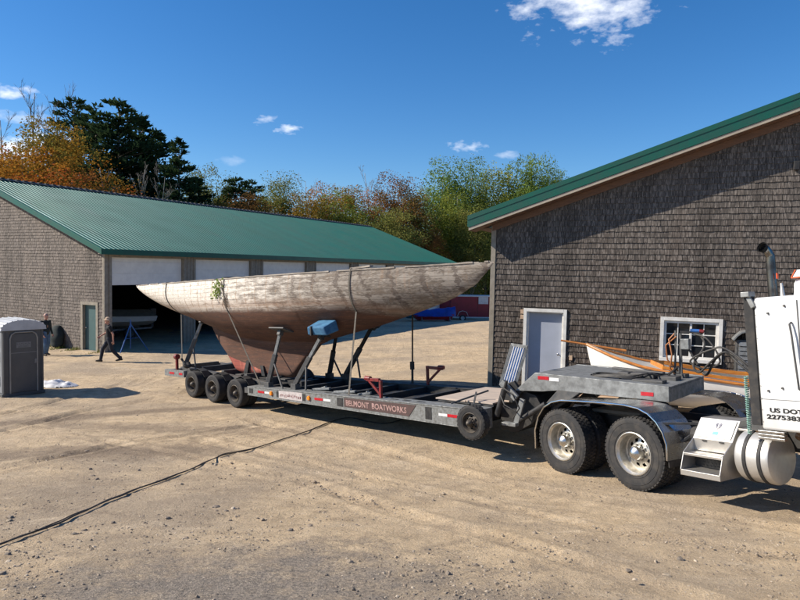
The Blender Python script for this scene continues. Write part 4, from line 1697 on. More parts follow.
ends = [k2t((2.0, 1.0, 1.25)), k2t((2.02, 1.05, 1.3)), k2t((2.0, .95, 1.22))]
mb.tube(bez([(11.5, 1.78, 2.05), (11.6, 1.7, 1.85), (11.45, 1.6, 1.55), (11.55, 1.55, 1.42), (11.75, 1.5, 1.6), (12.0, 1.4, 1.78), (12.25, 1.3, 1.6), ends[0]]), .018, 8)
mb.tube(bez([(11.4, 1.76, 2.05), (11.65, 1.72, 1.95), (11.85, 1.65, 1.6), (11.6, 1.6, 1.48), (11.4, 1.6, 1.6), (11.75, 1.5, 1.8), (12.1, 1.35, 1.8), ends[1]]), .016, 8)
mb.tube(bez([(11.3, 1.74, 1.85), (11.5, 1.7, 1.5), (11.65, 1.62, 1.38), (11.85, 1.5, 1.68), (12.15, 1.35, 1.74), ends[2]]), .02, 8)
mb.build('air_hose', hosemat, tr)

# ------------------------------------------------------------------ yacht
ya = thing('wooden_yacht', 'long weathered wooden racing yacht hull with peeling white paint and red brown bottom', 'boat', mat=TX)
prof_b = [(-8.33, 3.50), (-7.2, 3.09), (-5.95, 2.75), (-4.7, 2.47), (-3.2, 2.15), (-2.0, 1.88), (-1, 1.72), (0, 1.65), (1, 1.64), (2.2, 1.70), (3.35, 1.95), (4.4, 2.15), (5.1, 2.33), (5.85, 2.52), (6.7, 2.76), (7.25, 3.02), (7.69, 3.40), (7.72, 3.46)]
prof_k = [(-3.2, 2.2), (-2.55, 1.52), (-2.15, 1.22), (-1.66, .74), (-1.5, .705), (0, .70), (1.0, .705), (1.2, .78), (1.55, 1.08), (2.2, 1.66), (2.5, 1.74)]
prof_w = [(-8.33, .03), (-7.8, .22), (-7, .42), (-6, .66), (-5, .84), (-4, .99), (-3, 1.10), (-2, 1.18), (-1, 1.23), (0, 1.26), (1, 1.26), (2, 1.22), (3, 1.12), (4, .96), (5, .75), (6, .49), (7, .19), (7.5, .06), (7.72, .015)]
prof_s = [(-8.33, 3.57), (-6, 3.545), (-4, 3.515), (-2, 3.50), (0, 3.49), (2, 3.485), (4, 3.48), (6, 3.48), (7.72, 3.49)]


def ip(p, x):
    return float(np.interp(x, [a for a, b in p], [b for a, b in p]))


def ips(p, x, r=.35):
    return (ip(p, x - r) + ip(p, x) * 2 + ip(p, x + r)) / 4


def half(x, z):
    zs, zc, b = ips(prof_s, x), ips(prof_b, x, .3 if -7.8 < x < 7.2 else .02), ips(prof_w, x, .3 if -7.8 < x < 7.2 else .02)
    t = min(1, max(0, (zs - z) / max(zs - zc, .01)))
    body = b * (1 - .06 * (1 - t) ** 2 + .03 * math.sin(PI * min(1, t * 1.3))) * (1 - t ** 3.0) ** .72 if t < 1 else 0
    zk = ip(prof_k, x) if -3.2 <= x <= 2.5 else 9
    if zk < zc + .3:
        ed = max(0.0, min(1.0, min((x + 3.2) / 1.2, (2.5 - x) / 1.0)))
        fin = (.05 + .13 * ed) * (1 - .3 * max(0, min(1, (zc - z) / 1.0)))
        if z < zc:
            edge = min(1, (z - zk) / .12 + .25) if z - zk < .1 else 1
            k = math.exp(-(zc - z) / .22)
            return fin * edge + .10 * k * ed
        body = max(body, fin + .10 * ed)
    return body


NS, NV = 190, 44
mb = MB()
uvs = []
stations = [-8.33 + (7.72 + 8.33) * i / (NS - 1) for i in range(NS)]
for x in stations:
    zs = ips(prof_s, x)
    zc = ips(prof_b, x, .3 if -7.8 < x < 7.2 else .02)
    zk = ip(prof_k, x) if -3.2 <= x <= 2.5 else 9
    zbot = min(zc, zk)
    col = []
    for j in range(NV):
        t = j / (NV - 1)
        if zbot < zc - .02:
            # split samples between canoe body and fin
            nb = 30
            if j < nb:
                tt = math.sin(j / nb * PI / 2)
                z = zs + (zc - zs) * tt
            else:
                z = zc + (zbot - zc) * ((j - nb) / (NV - 1 - nb))
        else:
            tt = math.sin(t * PI / 2)
            z = zs + (zc - zs) * tt
        h_ = half(x, z)
        if j == NV - 1:
            h_ = 0 if zbot >= zc - .02 else h_ * .5
        if j == NV - 1 and zbot < zc - .02:
            h_ = 0
        col.append((z, h_))
    for sg in (-1, 1):
        gl = 0
        for j, (z, h_) in enumerate(col):
            mb.v.append((x, 1.25 + sg * h_, z))
            uvs.append((x, max(0.0, (3.6 - z) / 3.0) if h_ > .4 or z > 1.9 else (3.6 - z) / 3.0))
for i in range(NS - 1):
    for s_ in (0, 1):
        for j in range(NV - 1):
            a = (i * 2 + s_) * NV + j
            b = ((i + 1) * 2 + s_) * NV + j
            mb.f.append((a, b, b + 1, a + 1) if s_ == 1 else (a, a + 1, b + 1, b))
hull = mb.build('hull', hullm, ya, ang=50)
uvl = hull.data.uv_layers.new(name='UVMap')
vi = np.empty(len(hull.data.loops), dtype=np.int32)
hull.data.loops.foreach_get('vertex_index', vi)
ua = np.array(uvs)[vi]
uvl.data.foreach_set('uv', ua.astype(np.float32).ravel())
# deck, toe rail
mb = MB()
for i in range(NS - 1):
    x0, x1 = stations[i], stations[i + 1]
    h0, h1 = half(x0, ips(prof_s, x0)) * .985, half(x1, ips(prof_s, x1)) * .985
    z0, z1 = ips(prof_s, x0) - .03, ips(prof_s, x1) - .03
    mb.add([(x0, 1.25 - h0, z0), (x1, 1.25 - h1, z1), (x1, 1.25, z1 + .06 * h1), (x0, 1.25, z0 + .06 * h0), (x1, 1.25 + h1, z1), (x0, 1.25 + h0, z0)], [(0, 1, 2, 3), (3, 2, 4, 5)])
weatherwood = pm('weathered grey deck', (.38, .34, .29), (.22, .19, .16), .85, 0, 3, .3, stretch=(.5, 5, 1))
mb.build('deck', weatherwood, ya, ang=30)
mb = MB()
rr_ = random.Random(9)
for i in range(0, NS - 2, 1):
    x0, x1 = stations[i], stations[i + 1]
    if (noise.noise(Vector((x0 * 1.7, 2, 2))) > .25):
        continue
    for sg in (-1, 1):
        a0 = 1.25 + sg * half(x0, ips(prof_s, x0))
        a1 = 1.25 + sg * half(x1, ips(prof_s, x1))
        z0, z1 = ips(prof_s, x0) - .01, ips(prof_s, x1) - .01
        t0 = .03 + .014 * noise.noise(Vector((x0 * 3, 0, 0)))
        t1 = .03 + .014 * noise.noise(Vector((x1 * 3, 0, 0)))
        mb.hexa([(x0, a0 - .02, z0), (x1, a1 - .02, z1), (x1, a1 + .02, z1), (x0, a0 + .02, z0), (x0, a0 - .02, z0 + t0), (x1, a1 - .02, z1 + t1), (x1, a1 + .02, z1 + t1), (x0, a0 + .02, z0 + t0)])
mb.build('toe_rail', weatherwood, ya, ang=0)
mb = MB()
mb.bx(.3, 1.9, .85, 1.65, 3.47, 3.56)
mb.bx(3.2, 3.7, 1.0, 1.5, 3.46, 3.545)
mb.bar((4.3, .5, 3.52), (4.9, .55, 3.55), .12, .04)
mb.build('hatch_coaming', weatherwood, ya, ang=0)
mb = MB()
mb.tube([(-4.2, .62, 2.62), (-4.2, .55, 2.75), (-4.2, .5, 2.9)], .008, 6)
# keel drips / cut marks as small cleats
mb = MB()
mb.hexa([(-1.15, 1.05, .72), (-.95, 1.05, .72), (-.95, 1.45, .72), (-1.15, 1.45, .72), (-.98, 1.06, 1.12), (-.83, 1.06, 1.12), (-.83, 1.44, 1.12), (-.98, 1.44, 1.12)])
mb.hexa([(-.2, 1.04, .72), (-.05, 1.04, .72), (-.05, 1.46, .72), (-.2, 1.46, .72), (-.3, 1.06, 1.0), (-.15, 1.06, 1.0), (-.15, 1.44, 1.0), (-.3, 1.44, 1.0)])
mb.build('keel_bolt_pocket', blk, ya, ang=0)

# straps over the hull: each a thing resting on the boat
def strap(x0, x1, base_x, label, mat, w=.05, zend=.62):
    mb = MB()
    pts = []
    for sg in (-1,):
        pass
    for side_ in (-1,):
        P = []
        for k in range(12):
            z = 3.52 - k * .1
            if z < 2.45:
                break
            xx = x0 + (x1 - x0) * k / 12
            P.append(Vector((xx, 1.25 + side_ * (half(xx, min(z, 3.47)) + .012), z)))
        last = P[-1]
        yb_ = .06 if side_ < 0 else 2.44
        P.append(Vector((base_x, yb_ + .0, zend + .05)))
        P.insert(0, Vector((x0, 1.25, 3.56)))
        for a, b in zip(P[:-1], P[1:]):
            d = (b - a).normalized()
            mb.bar(a, b + d * .004, w, .006, (0, side_, .2))
    o = mb.build('tie_down_strap', mat, ang=0)
    o.matrix_world = TX
    tag(o, label, 'strap', 'tie down straps over the yacht')
    return o


strap(-4.3, -4.35, -2.9, 'dark strap over the tapering stern end of the yacht', dkstrap, .06, 1.15)
strap(-.45, -.3, 1.15, 'thin tan strap hanging down the hull beside the leafy sprig', webbing, .04)
strap(4.35, 4.3, 4.55, 'long upright strap in front of the hull near the blue pad', webbing, .05)
mb = MB()
sx = 5.0
mb.bar((4.62, 2.2, 2.5), (4.4, 2.38, 1.15), .05, .006, (0, 1, .2))
mb.bar((4.4, 2.38, 1.15), (4.36, 2.40, .62), .06, .02, (0, 1, .2))
mb.bx(4.35, 4.43, 2.34, 2.42, 1.0, 1.2)
o = mb.build('tie_down_strap', dkstrap, ang=0)
o.matrix_world = TX
tag(o, 'dark ratchet strap hanging behind the hull against the sunlit dirt', 'strap', 'tie down straps over the yacht')

# leafy sprig tucked under strap
sg = thing('leafy_sprig', 'green leafy branch hanging on the white side of the hull', 'branch', mat=TX @ Matrix.Translation((-.5, .05, 3.33)))
mb = MB()
rr_ = random.Random(3)
for i in range(120):
    t = rr_.random()
    c = Vector((-.30 + rr_.gauss(0, .10) + .25 * (1 - t), -.03 - abs(rr_.gauss(0, .06)), .14 - t * .50 + rr_.gauss(0, .05)))
    a = Vector((rr_.uniform(-1, 1), rr_.uniform(-1, 1), rr_.uniform(-1, 1))).normalized()
    b = a.orthogonal().normalized()
    l_, w_ = rr_.uniform(.04, .08), rr_.uniform(.02, .035)
    mb.add([c, c + a * l_ * .5 + b * w_, c + a * l_, c + a * l_ * .5 - b * w_], [(0, 1, 2, 3)])
mb.build('foliage', leafm, sg, ang=0)
mb = MB()
mb.tube([(-.05, .0, .1), (.0, -.02, -.1), (.15, -.03, -.35), (.3, -.05, -.6)], .01, 6)
mb.tube([(-.2, -.02, .0), (0, -.02, -.1)], .007, 5)
for i in range(24):
    c = Vector((.05 + rr_.uniform(0, .25), -.03, -.2 - rr_.uniform(0, .4)))
    mb.tube([c, c + Vector((rr_.uniform(-.05, .1), -.02, -rr_.uniform(.05, .16)))], .006, 4)
mb.build('stem', pm('dead brown stem', (.12, .08, .055), (.08, .06, .04), .9), sg)

# ------------------------------------------------------------------ truck
tk = thing('semi_truck', 'white semi tractor with polished fenders and sleeper cab coupled under the trailer gooseneck', 'truck', mat=KX)
RT, WT = .545, .28
dty = tyre_mesh(RT, WT, 52)
dr_ = rim_mesh(RT, WT, .17, 10)
dh_ = hub_mesh(RT, WT, .13)
w1 = add_wheel(tk, dty, dr_, dh_, (rubber, rimm, alum), (.18, .14, .53), False, .34)
w2 = copy_wheel(w1, (-1.32, .14, .53), False)
copy_wheel(w1, (.18, 2.3, .53), True)
copy_wheel(w1, (-1.32, 2.3, .53), True)
fr_ = rim_mesh(RT, WT, .02, 10)
wf = add_wheel(tk, tyre_mesh(RT, WT, 0), fr_, hub_mesh(RT, WT, .0), (rubber, alum, alum), (6.0, .16, .53), False)
copy_wheel(wf, (6.0, 2.28, .53), True)
fpts = [(-1.93, .34), (-1.92, .66), (-1.82, .90), (-1.66, 1.08), (-1.46, 1.18), (-1.24, 1.225), (-.8, 1.24), (-.3, 1.25), (.1, 1.245), (.35, 1.215), (.52, 1.15), (.66, 1.04), (.755, .90), (.805, .74), (.80, .52)]
for yo in (-.03, 1.83):
    mb = MB()
    mb.strip(fpts, 'xz', yo, yo + .64, .012)
    fo = mb.build('fender', alum, tk, ang=40)
    mb = MB()
    ye = yo if yo < 0 else yo + .64
    mb.tube([(x, ye, z + .006) for x, z in fpts], .014, 8)
    mb.build('fender_edge', chrome, fo)
    mb = MB()
    mb.bar((.62, yo + .05, 1.02), (1.0, yo + .6, 1.0), .04, .03)
    mb.bar((.78, yo + .3, .72), (1.0, yo + .62, .98), .03, .03)
    mb.build('fender_bracket', dkgrey, fo, ang=0)
    mb = MB()
    mb.bx(.80, .812, yo + .03, yo + .6, .42, .60)
    mb.build('mud_flap', rubber, fo, ang=0)
mb = MB()
for yo in (.78, 1.54):
    mb.bx(-2.1, 7.0, yo, yo + .09, .72, .98)
for xx in (-2.0, -.6, 1.2, 2.4, 4.5):
    mb.bx(xx, xx + .12, .87, 1.54, .75, .95)
mb.build('chassis', blk, tk, ang=0, bevel=.006)
mb = MB()
for xx in (.18, -1.32):
    mb.tube([(xx, .4, .53), (xx, 2.05, .53)], .075, 12)
    mb.sph((xx, 1.2, .53), (.2, .24, .2), 14, 10)
mb.tube([(6.0, .3, .5), (6.0, 2.1, .5)], .05, 10)
mb.build('axle', blk, tk)
mb = MB()
mb.prism([(-1.1, .55), (-.1, .55), (.0, 1.0), (-.3, 1.75), (-.9, 1.75), (-1.2, 1.1)], 'xy', 1.0, 1.06)
mb.bx(-.9, -.3, .7, 1.7, .95, 1.0)
mb.build('fifth_wheel', dkgrey, tk, ang=0, bevel=.01)
mb = MB()
mb.tube([(.9, .5, .85), (1.05, .5, .85)], .13, 14)
mb.tube([(-.55, .98, .6), (-.55, 1.44, .6)], .12, 14)
mb.build('air_tank', blk, tk)
mb = MB()
mb.bx(1.15, 2.02, .30, 1.9, 1.0, 1.03)
mb.build('deck_plate', alumd, tk, ang=0, bevel=.004)
# step box
mb = MB()
x0, x1 = 1.10, 1.68
mb.prism([(.36, 1.12), (.155, .86), (.155, .70), (.55, .70), (.6, 1.12)], 'yz', x0, x1)
mb.prism([(-.07, .69), (-.07, .655), (.155, .655), (.155, .69)], 'yz', x0, x1)
mb.prism([(-.15, .475), (-.15, .40), (-.12, .40), (-.12, .455), (.15, .455), (.15, .475)], 'yz', x0, x1)
for xa in (x0, x1 - .012):
    mb.prism([(.153, .86), (-.07, .70), (-.152, .48), (-.152, .40), (.60, .40), (.60, .70), (.154, .70)], 'yz', xa - .001, xa + .013)
sb = mb.build('step_box', alumd, tk, ang=0, bevel=.005)
mb = MB()
n = Vector((0, -.26, -.0)).normalized()
# slanted lid panel
d_ = Vector((0, .205, .26)).normalized()
nn_ = Vector((0, -d_.z, d_.y))
o0 = Vector((0, .155, .86))


def lid(x, t, h):
    p = o0 + d_ * t + nn_ * h
    return (x, p.y, p.z)


mb.hexa([lid(1.13, .03, .002), lid(1.65, .03, .002), lid(1.65, .31, .002), lid(1.13, .31, .002), lid(1.13, .03, .014), lid(1.65, .03, .014), lid(1.65, .31, .014), lid(1.13, .31, .014)])
ld = mb.build('box_lid', pm('pale aluminium lid', (.7, .69, .66), (.6, .58, .55), .38, .6, 5, .03), sb, ang=0, bevel=.004)
mb = MB()
cx, ct = 1.42, .21
head = [(-.045, .035), (-.03, .05), (0, .04), (.03, .05), (.045, .035), (.04, .0), (.02, -.03), (0, -.05), (-.02, -.03), (-.04, 0)]
mb.add([lid(cx + a, ct + b, .0165) for a, b in head] , [tuple(range(len(head)))])
mb.add([lid(cx + a * 1.0, ct + b, .0145) for a, b in head], [tuple(range(len(head)))])
mb.build('emblem', pm('dark emblem', (.05, .05, .08), (.2, .2, .24), .5, 0, 60, .02, lo=.48, hi=.52), ld, ang=0)
mb = MB()
mb.add([lid(cx - .012, ct - .035, .0175), lid(cx + .012, ct - .035, .0175), lid(cx + .006, ct + .03, .0175), lid(cx - .006, ct + .03, .0175)], [(0, 1, 2, 3)])
mb.build('emblem_mark', whitetrim, ld, ang=0)
mb = MB()
mb.hexa([lid(1.37, .075, .0142), lid(1.45, .075, .0142), lid(1.45, .125, .0142), lid(1.37, .125, .0142), lid(1.37, .075, .0165), lid(1.45, .075, .0165), lid(1.45, .125, .0165), lid(1.37, .125, .0165)])
mb.build('sticker', stickerblue, ld, ang=0)
mb = MB()
for r_ in range(3):
    for k in range(8):
        xx = 1.22 + k * .055 + (r_ % 2) * .02
        mb.bx(xx, xx + .03, .148, .1535, .50 + r_ * .04, .515 + r_ * .04)
mb.bx(1.12, 1.66, .1545, .2, .476, .65)
mb.build('grip_back', blk, sb, ang=0)
mb = MB()
for xx in (1.25, 1.5):
    mb.bx(xx, xx + .06, .135, .153, .835, .85)
mb.build('latch', blk, sb, ang=0)
# fuel tank
mb = MB()
mb.lathe([(0, -.002), (.26, .0), (.31, .02), (.325, .05), (.325, .42), (.31, .45), (.26, .47), (0, .472)], (1.74, .36, .695), (1, 0, 0), 48)
ft = mb.build('fuel_tank', pm('dull aluminium tank', (.66, .65, .62), (.52, .5, .47), .42, .7, 4, .04, .55), tk, ang=40)
mb = MB()
for xx in (1.87, 2.06):
    mb.lathe([(.328, 0), (.337, .002), (.337, .045), (.328, .047)], (xx, .36, .695), (1, 0, 0), 48, closed=True)
mb.build('tank_strap', blk, ft)
mb = MB()
mb.lathe([(0, .07), (.045, .07), (.045, .0)], (1.93, .33, 1.005), (0, 0, 1), 16)
mb.build('filler_cap', copper, ft)
# sleeper and cab
mb = MB()


def boxr(mb, x0, x1, y0, y1, z0, z1, tx=0, ty=0):
    mb.hexa([(x0, y0, z0), (x1, y0, z0), (x1, y1, z0), (x0, y1, z0), (x0 + tx, y0 + ty, z1), (x1 - tx, y0 + ty, z1), (x1 - tx, y1 - ty, z1), (x0 + tx, y1 - ty, z1)])


boxr(mb, 2.18, 3.9, .0, 2.44, 1.10, 2.72)
sl_ = mb.build('sleeper', cabm, tk, ang=40, bevel=.035)
mb = MB()
boxr(mb, 3.9, 5.1, .1, 2.34, 1.05, 2.1)
boxr(mb, 3.9, 5.0, .12, 2.32, 2.1, 2.75, 0, .08)
cb = mb.build('cab', whitep, tk, ang=40, bevel=.05)
mb = MB()
mb.bx(4.1, 4.9, .095, .12, 2.1, 2.55)
mb.bx(4.99, 5.02, .35, 2.1, 2.12, 2.6)
mb.build('cab_window', glass, cb, ang=0, bevel=.01)
mb = MB()
boxr(mb, 5.1, 7.1, .45, 2.0, .9, 1.85, .05, .15)
boxr(mb, 5.3, 6.9, .05, 2.4, .95, 1.3, .2, .1)
mb.build('hood', whitep, tk, ang=40, bevel=.08)
mb = MB()
mb.bx(7.1, 7.16, .6, 1.85, .95, 1.75)
mb.bx(7.1, 7.3, .1, 2.34, .45, .85)
mb.build('bumper', chrome, tk, ang=0, bevel=.03)
mb = MB()
for yy in (-.005, 2.40):
    mb.hexa([(2.06, yy, 1.15), (2.178, yy, 1.15), (2.178, yy + .05, 1.15), (2.06, yy + .05, 1.15), (2.06, yy, 2.74), (2.178, yy, 2.74), (2.178, yy + .05, 2.74), (2.06, yy + .05, 2.74)])
mb.build('side_extender', rubber, tk, ang=0, bevel=.006)
mb = MB()
mb.prism([(1.86, 1.035), (2.17, 1.035), (2.17, 1.55)], 'xz', .25, .28)
mb.build('gusset', dkgrey, tk, ang=0)
mb = MB()
for k in range(3):
    mb.bx(2.14, 2.46, -.02, .05, .985 + k * .04, 1.015 + k * .04)
mb.build('entry_trim', alum, tk, ang=0, bevel=.004)
mb = MB()
for (xx, zz) in ((2.36, 2.52), (2.3, 1.58), (2.47, 1.62), (2.56, 2.6)):
    mb.lathe([(0, .02), (.012, .02), (.014, 0)], (xx, .0, zz), (0, -1, 0), 10)
mb.build('rivet', dkgrey, sl_)
mb = MB()
for k in range(11):
    zz_ = 1.2 + k * .145
    mb.lathe([(0, .004), (.006, .004), (.007, 0)], (2.205, .0, zz_), (0, -1, 0), 6)
mb.build('panel_screws', alumd, sl_)
mb = MB()
mb.bx(2.19, 2.70, -.0035, .0, 1.475, 1.48)
mb.build('panel_seam', dkgrey, sl_, ang=0)
mb = MB()
mb.tube([(2.63, -.01, 2.40), (2.63, -.05, 2.38), (2.65, -.06, 2.25), (2.69, -.06, 1.62), (2.69, -.01, 1.6)], .012, 8)
mb.build('grab_handle', dkgrey, sl_)
mb = MB()
mb.bx(2.70, 2.712, -.006, .0, 1.5, 2.66)
mb.build('door_seam', dkgrey, sl_, ang=0)
text('US DOT', .072, sl_, 'lettering', letterblk, (2.295, -.004, 1.325), (1, 0, 0), (0, 0, 1), 1.5, .002, .0022)
text('2275383', .072, sl_, 'lettering', letterblk, (2.255, -.004, 1.245), (1, 0, 0), (0, 0, 1), 1.6, .002, .0022)
mb = MB()
mb.bx(2.06, 2.17, -.06, .08, 2.735, 2.80)
mb.bar((2.13, .0, 2.735), (2.19, .0, 2.6), .05, .06)
mb.build('work_lamp', galv, tk, ang=0, bevel=.008)
mb = MB()
mb.tube(bez([(2.15, .5, 1.9), (2.15, .5, 2.6), (2.15, .5, 3.2), (2.145, .485, 3.28), (2.13, .45, 3.34), (2.115, .40, 3.375)], 5), .056, 20, cap=False)
stk = mb.build('exhaust_stack', pm('smoked chrome pipe', (.24, .23, .21), (.08, .075, .07), .16, .95, 4, .03, .4), tk, ang=60)
stk.data.polygons.foreach_set('use_smooth', [True] * len(stk.data.polygons))
mb = MB()
mb.tube([(2.118, .41, 3.37), (2.112, .385, 3.382)], [.058, .069], 20, cap=False)
mb.tube([(2.112, .385, 3.382), (2.13, .45, 3.34)], [.066, .05], 20, cap=False)
mb.tube([(2.13, .45, 3.34), (2.132, .452, 3.338)], [.05, .05], 20)
mb.build('stack_opening', pm('soot black', (.004, .004, .004), (.006, .006, .006), .95), stk)
mb = MB()
mb.bx(2.235, 2.25, .45, .48, 2.96, 3.03)
mb.build('marker_lamp', pm('orange red lens', (.6, .08, .01), (.5, .06, .01), .3), tk, ang=0)
mb = MB()
mb.tube([(2.27, .5, 2.7), (2.265, .5, 2.9)], [.035, .015], 10)
mb.build('antenna_base', alumd, tk)
mb = MB()
mb.lathe([(0, .22), (.06, .22), (.11, .2), (.14, .15), (.15, .0)], (2.66, .35, 2.72), (0, 0, 1), 24)
mb.build('air_horn_dome', whitep, tk)
mb = MB()
mb.hexa([(2.56, .2, 2.94), (2.9, .2, 2.94), (2.9, .5, 2.94), (2.56, .5, 2.94), (2.61, .22, 3.03), (2.86, .22, 3.03), (2.86, .48, 3.03), (2.61, .48, 3.03)])
vl = mb.build('roof_visor', whitep, tk, ang=0, bevel=.01)
mb = MB()
mb.bx(2.555, 2.905, .19, .51, 2.93, 2.94)
mb.bar((2.556, .2, 2.94), (2.606, .21, 3.03), .012, .012)
mb.build('visor_edge', pm('orange trim', (.6, .12, .03), (.5, .1, .03), .4), vl, ang=0)
mb = MB()
mb.tube(bez([(2.4, .4, 1.0), (2.55, .3, .99), (2.75, .3, .9), (2.95, .4, .82)], 5), .05, 14)
mb.build('exhaust_pipe', copper, tk)
mb = MB()
mb.tube(bez([(2.5, .6, .9), (2.6, .4, .75), (2.75, .35, .62), (2.9, .4, .55)], 5), .015, 8)
mb.build('coolant_hose', bluep, tk)
mb = MB()
q = []
for i in range(160):
    t = i / 159
    a = t * 2 * PI * 26
    q.append((2.01 + .022 * math.cos(a), .02 + .022 * math.sin(a), 1.75 - .72 * t))
mb.tube(q, .007, 5)
mb.build('coiled_line', greenhose, tk)

# ------------------------------------------------------------------ small sailing dinghy by the workshop wall
dg_ = thing('sailing_dinghy', 'small white wooden sailboat with varnished orange rails lying before the shingled wall', 'boat', mat=BX)
mb = MB()
ns = 40
dsh = [(2.72, 1.46), (3.3, 1.26), (3.95, 1.10), (5.0, .97), (6.0, .90), (7.2, .93), (8.0, 1.0)]
dbw = [(2.72, .02), (3.1, .24), (3.6, .46), (4.3, .64), (5.2, .74), (6.2, .76), (7.2, .66), (8.0, .5)]
dkb = [(2.72, 1.40), (2.85, .85), (3.1, .5), (3.6, .28), (4.5, .18), (6.0, .18), (7.2, .3), (8.0, .45)]
YC = -1.45
sta = [2.72 + (8.0 - 2.72) * (i / (ns - 1)) ** 1.2 for i in range(ns)]
for x in sta:
    zs, b, zk = ip(dsh, x), ip(dbw, x), ip(dkb, x)
    for s_ in (-1, 1):
        for j in range(12):
            t = j / 11
            z = zs + (zk - zs) * t
            mb.v.append((x, YC + s_ * b * (1 - t ** 2.6) ** .6, z))
for i in range(ns - 1):
    for s_ in (0, 1):
        for j in range(11):
            a = (i * 2 + s_) * 12 + j
            b = ((i + 1) * 2 + s_) * 12 + j
            mb.f.append((a, b, b + 1, a + 1) if s_ else (a, a + 1, b + 1, b))
a = (ns - 1) * 2 * 12
mb.f.append(tuple([a + j for j in range(12)] + [a + 12 + j for j in range(10, -1, -1)]))
mb.build('hull', boatwhite, dg_, ang=50)
mb = MB()
for i in range(ns - 1):
    x0, x1 = sta[i], sta[i + 1]
    b0, b1 = ip(dbw, x0), ip(dbw, x1)
    z0, z1 = ip(dsh, x0) - .02, ip(dsh, x1) - .02
    if x0 < 4.4:
        mb.add([(x0, YC - b0, z0), (x1, YC - b1, z1), (x1, YC, z1 + .05), (x0, YC, z0 + .05), (x1, YC + b1, z1), (x0, YC + b0, z0)], [(0, 1, 2, 3), (3, 2, 4, 5)])
    else:
        for s_ in (-1, 1):
            mb.add([(x0, YC + s_ * b0, z0), (x1, YC + s_ * b1, z1), (x1, YC + s_ * b1 * .74, z1 + .02), (x0, YC + s_ * b0 * .74, z0 + .02)], [(0, 1, 2, 3)])
mb.build('deck', deckgrey, dg_, ang=0)
mb = MB()
for s_ in (-1, 1):
    mb.tube([(x, YC + s_ * (ip(dbw, x) + .01), ip(dsh, x)) for x in sta], .032, 8)
mb.build('rub_rail', varnish, dg_)
mb = MB()
for i in range(ns - 1):
    x0, x1 = sta[i], sta[i + 1]
    if x0 < 4.35:
        continue
    for s_ in (-1, 1):
        y0, y1 = YC + s_ * ip(dbw, x0) * .74, YC + s_ * ip(dbw, x1) * .74
        mb.bar((x0, y0, ip(dsh, x0) + .06), (x1 + .01, y1, ip(dsh, x1) + .06), .03, .07)
x0 = 4.4
mb.bar((4.42, YC - ip(dbw, 4.4) * .62, 1.08), (4.15, YC, 1.13), .03, .13)
mb.bar((4.42, YC + ip(dbw, 4.4) * .62, 1.08), (4.15, YC, 1.13), .03, .13)
mb.build('coaming', varnish, dg_, ang=0)
mb = MB()
for i in range(ns - 1):
    x0, x1 = sta[i], sta[i + 1]
    if x0 > 4.4:
        mb.add([(x0, YC - ip(dbw, x0) * .6, .5), (x1, YC - ip(dbw, x1) * .6, .5), (x1, YC + ip(dbw, x1) * .6, .5), (x0, YC + ip(dbw, x0) * .6, .5)], [(0, 1, 2, 3)])
mb.build('cockpit_floor', deckgrey, dg_, ang=0)
mb = MB()
mb.tube([(2.12, YC - .05, 1.52), (3.6, YC + .1, 1.35)], [.022, .03], 10)
mb.build('bowsprit', varnish, dg_)
dt = thing('boat_dolly', 'low timber cradle carrying the small white sailboat', 'cradle', mat=BX)
mb = MB()
for xx in (4.0, 6.6):
    mb.bx(xx, xx + .14, YC - .6, YC + .6, .0, .12)
    mb.hexa([(xx, YC - .6, .12), (xx + .14, YC - .6, .12), (xx + .14, YC - .4, .12), (xx, YC - .4, .12), (xx, YC - .6, .5), (xx + .14, YC - .6, .5), (xx + .14, YC - .5, .42), (xx, YC - .5, .42)])
    mb.hexa([(xx, YC + .4, .12), (xx + .14, YC + .4, .12), (xx + .14, YC + .6, .12), (xx, YC + .6, .12), (xx, YC + .5, .42), (xx + .14, YC + .5, .42), (xx + .14, YC + .6, .5), (xx, YC + .6, .5)])
    mb.bx(xx, xx + .14, YC - .35, YC + .35, .12, .2)
mb.build('bunk', lumber, dt, ang=0, bevel=.005)
mb = MB()
mb.bx(3.9, 6.9, YC - .1, YC + .1, -.06, .0)
mb.build('keel_beam', plywood, dt, ang=0)
# boards on the ground
gA = gpix(585, 399)
for k, (dx, dy, an, lb) in enumerate(((0, 0, .1, 'pinkish lumber plank lying nearest the truck fender'), (.15, .3, .05, 'pale plank on the ground under the small sailboat bow'), (-.1, .55, .16, 'thin board farthest back beneath the small sailboat'))):
    mb = MB()
    mb.bx(-1.2, 1.2, -.09, .09, 0, .04)
    z = gh(gA.x + dx, gA.y + dy)
    o = mb.build('plank', lumber, ang=0, bevel=.003)
    o.location = (gA.x + dx, gA.y + dy, z + .04)
    o.rotation_euler = (0, 0, angB + an)
    tag(o, lb, 'plank', 'planks on the ground beside the workshop')

# ------------------------------------------------------------------ portable toilet
pp = thing('portable_toilet', 'grey portable toilet with shaded front, sunlit side and white domed roof', 'portable toilet', loc=(-10.82, 19.36, -.02), rotz=R(-90 + 21))
# local x: from front-right corner going left is -?  front face spans y=0 plane facing -y after rotation below
pp.rotation_euler = (0, 0, R(50))
mb = MB()
mb.bx(-1.10, 0, 0, 1.15, .06, 1.98)
mb.bx(-1.14, .04, -.02, 1.19, 0, .1)
for xx in (-1.10, -.06):
    mb.bx(xx, xx + .06, -.03, .0, .1, 1.98)
bd = mb.build('cabin', pottydark, pp, ang=0, bevel=.02)
mb = MB()
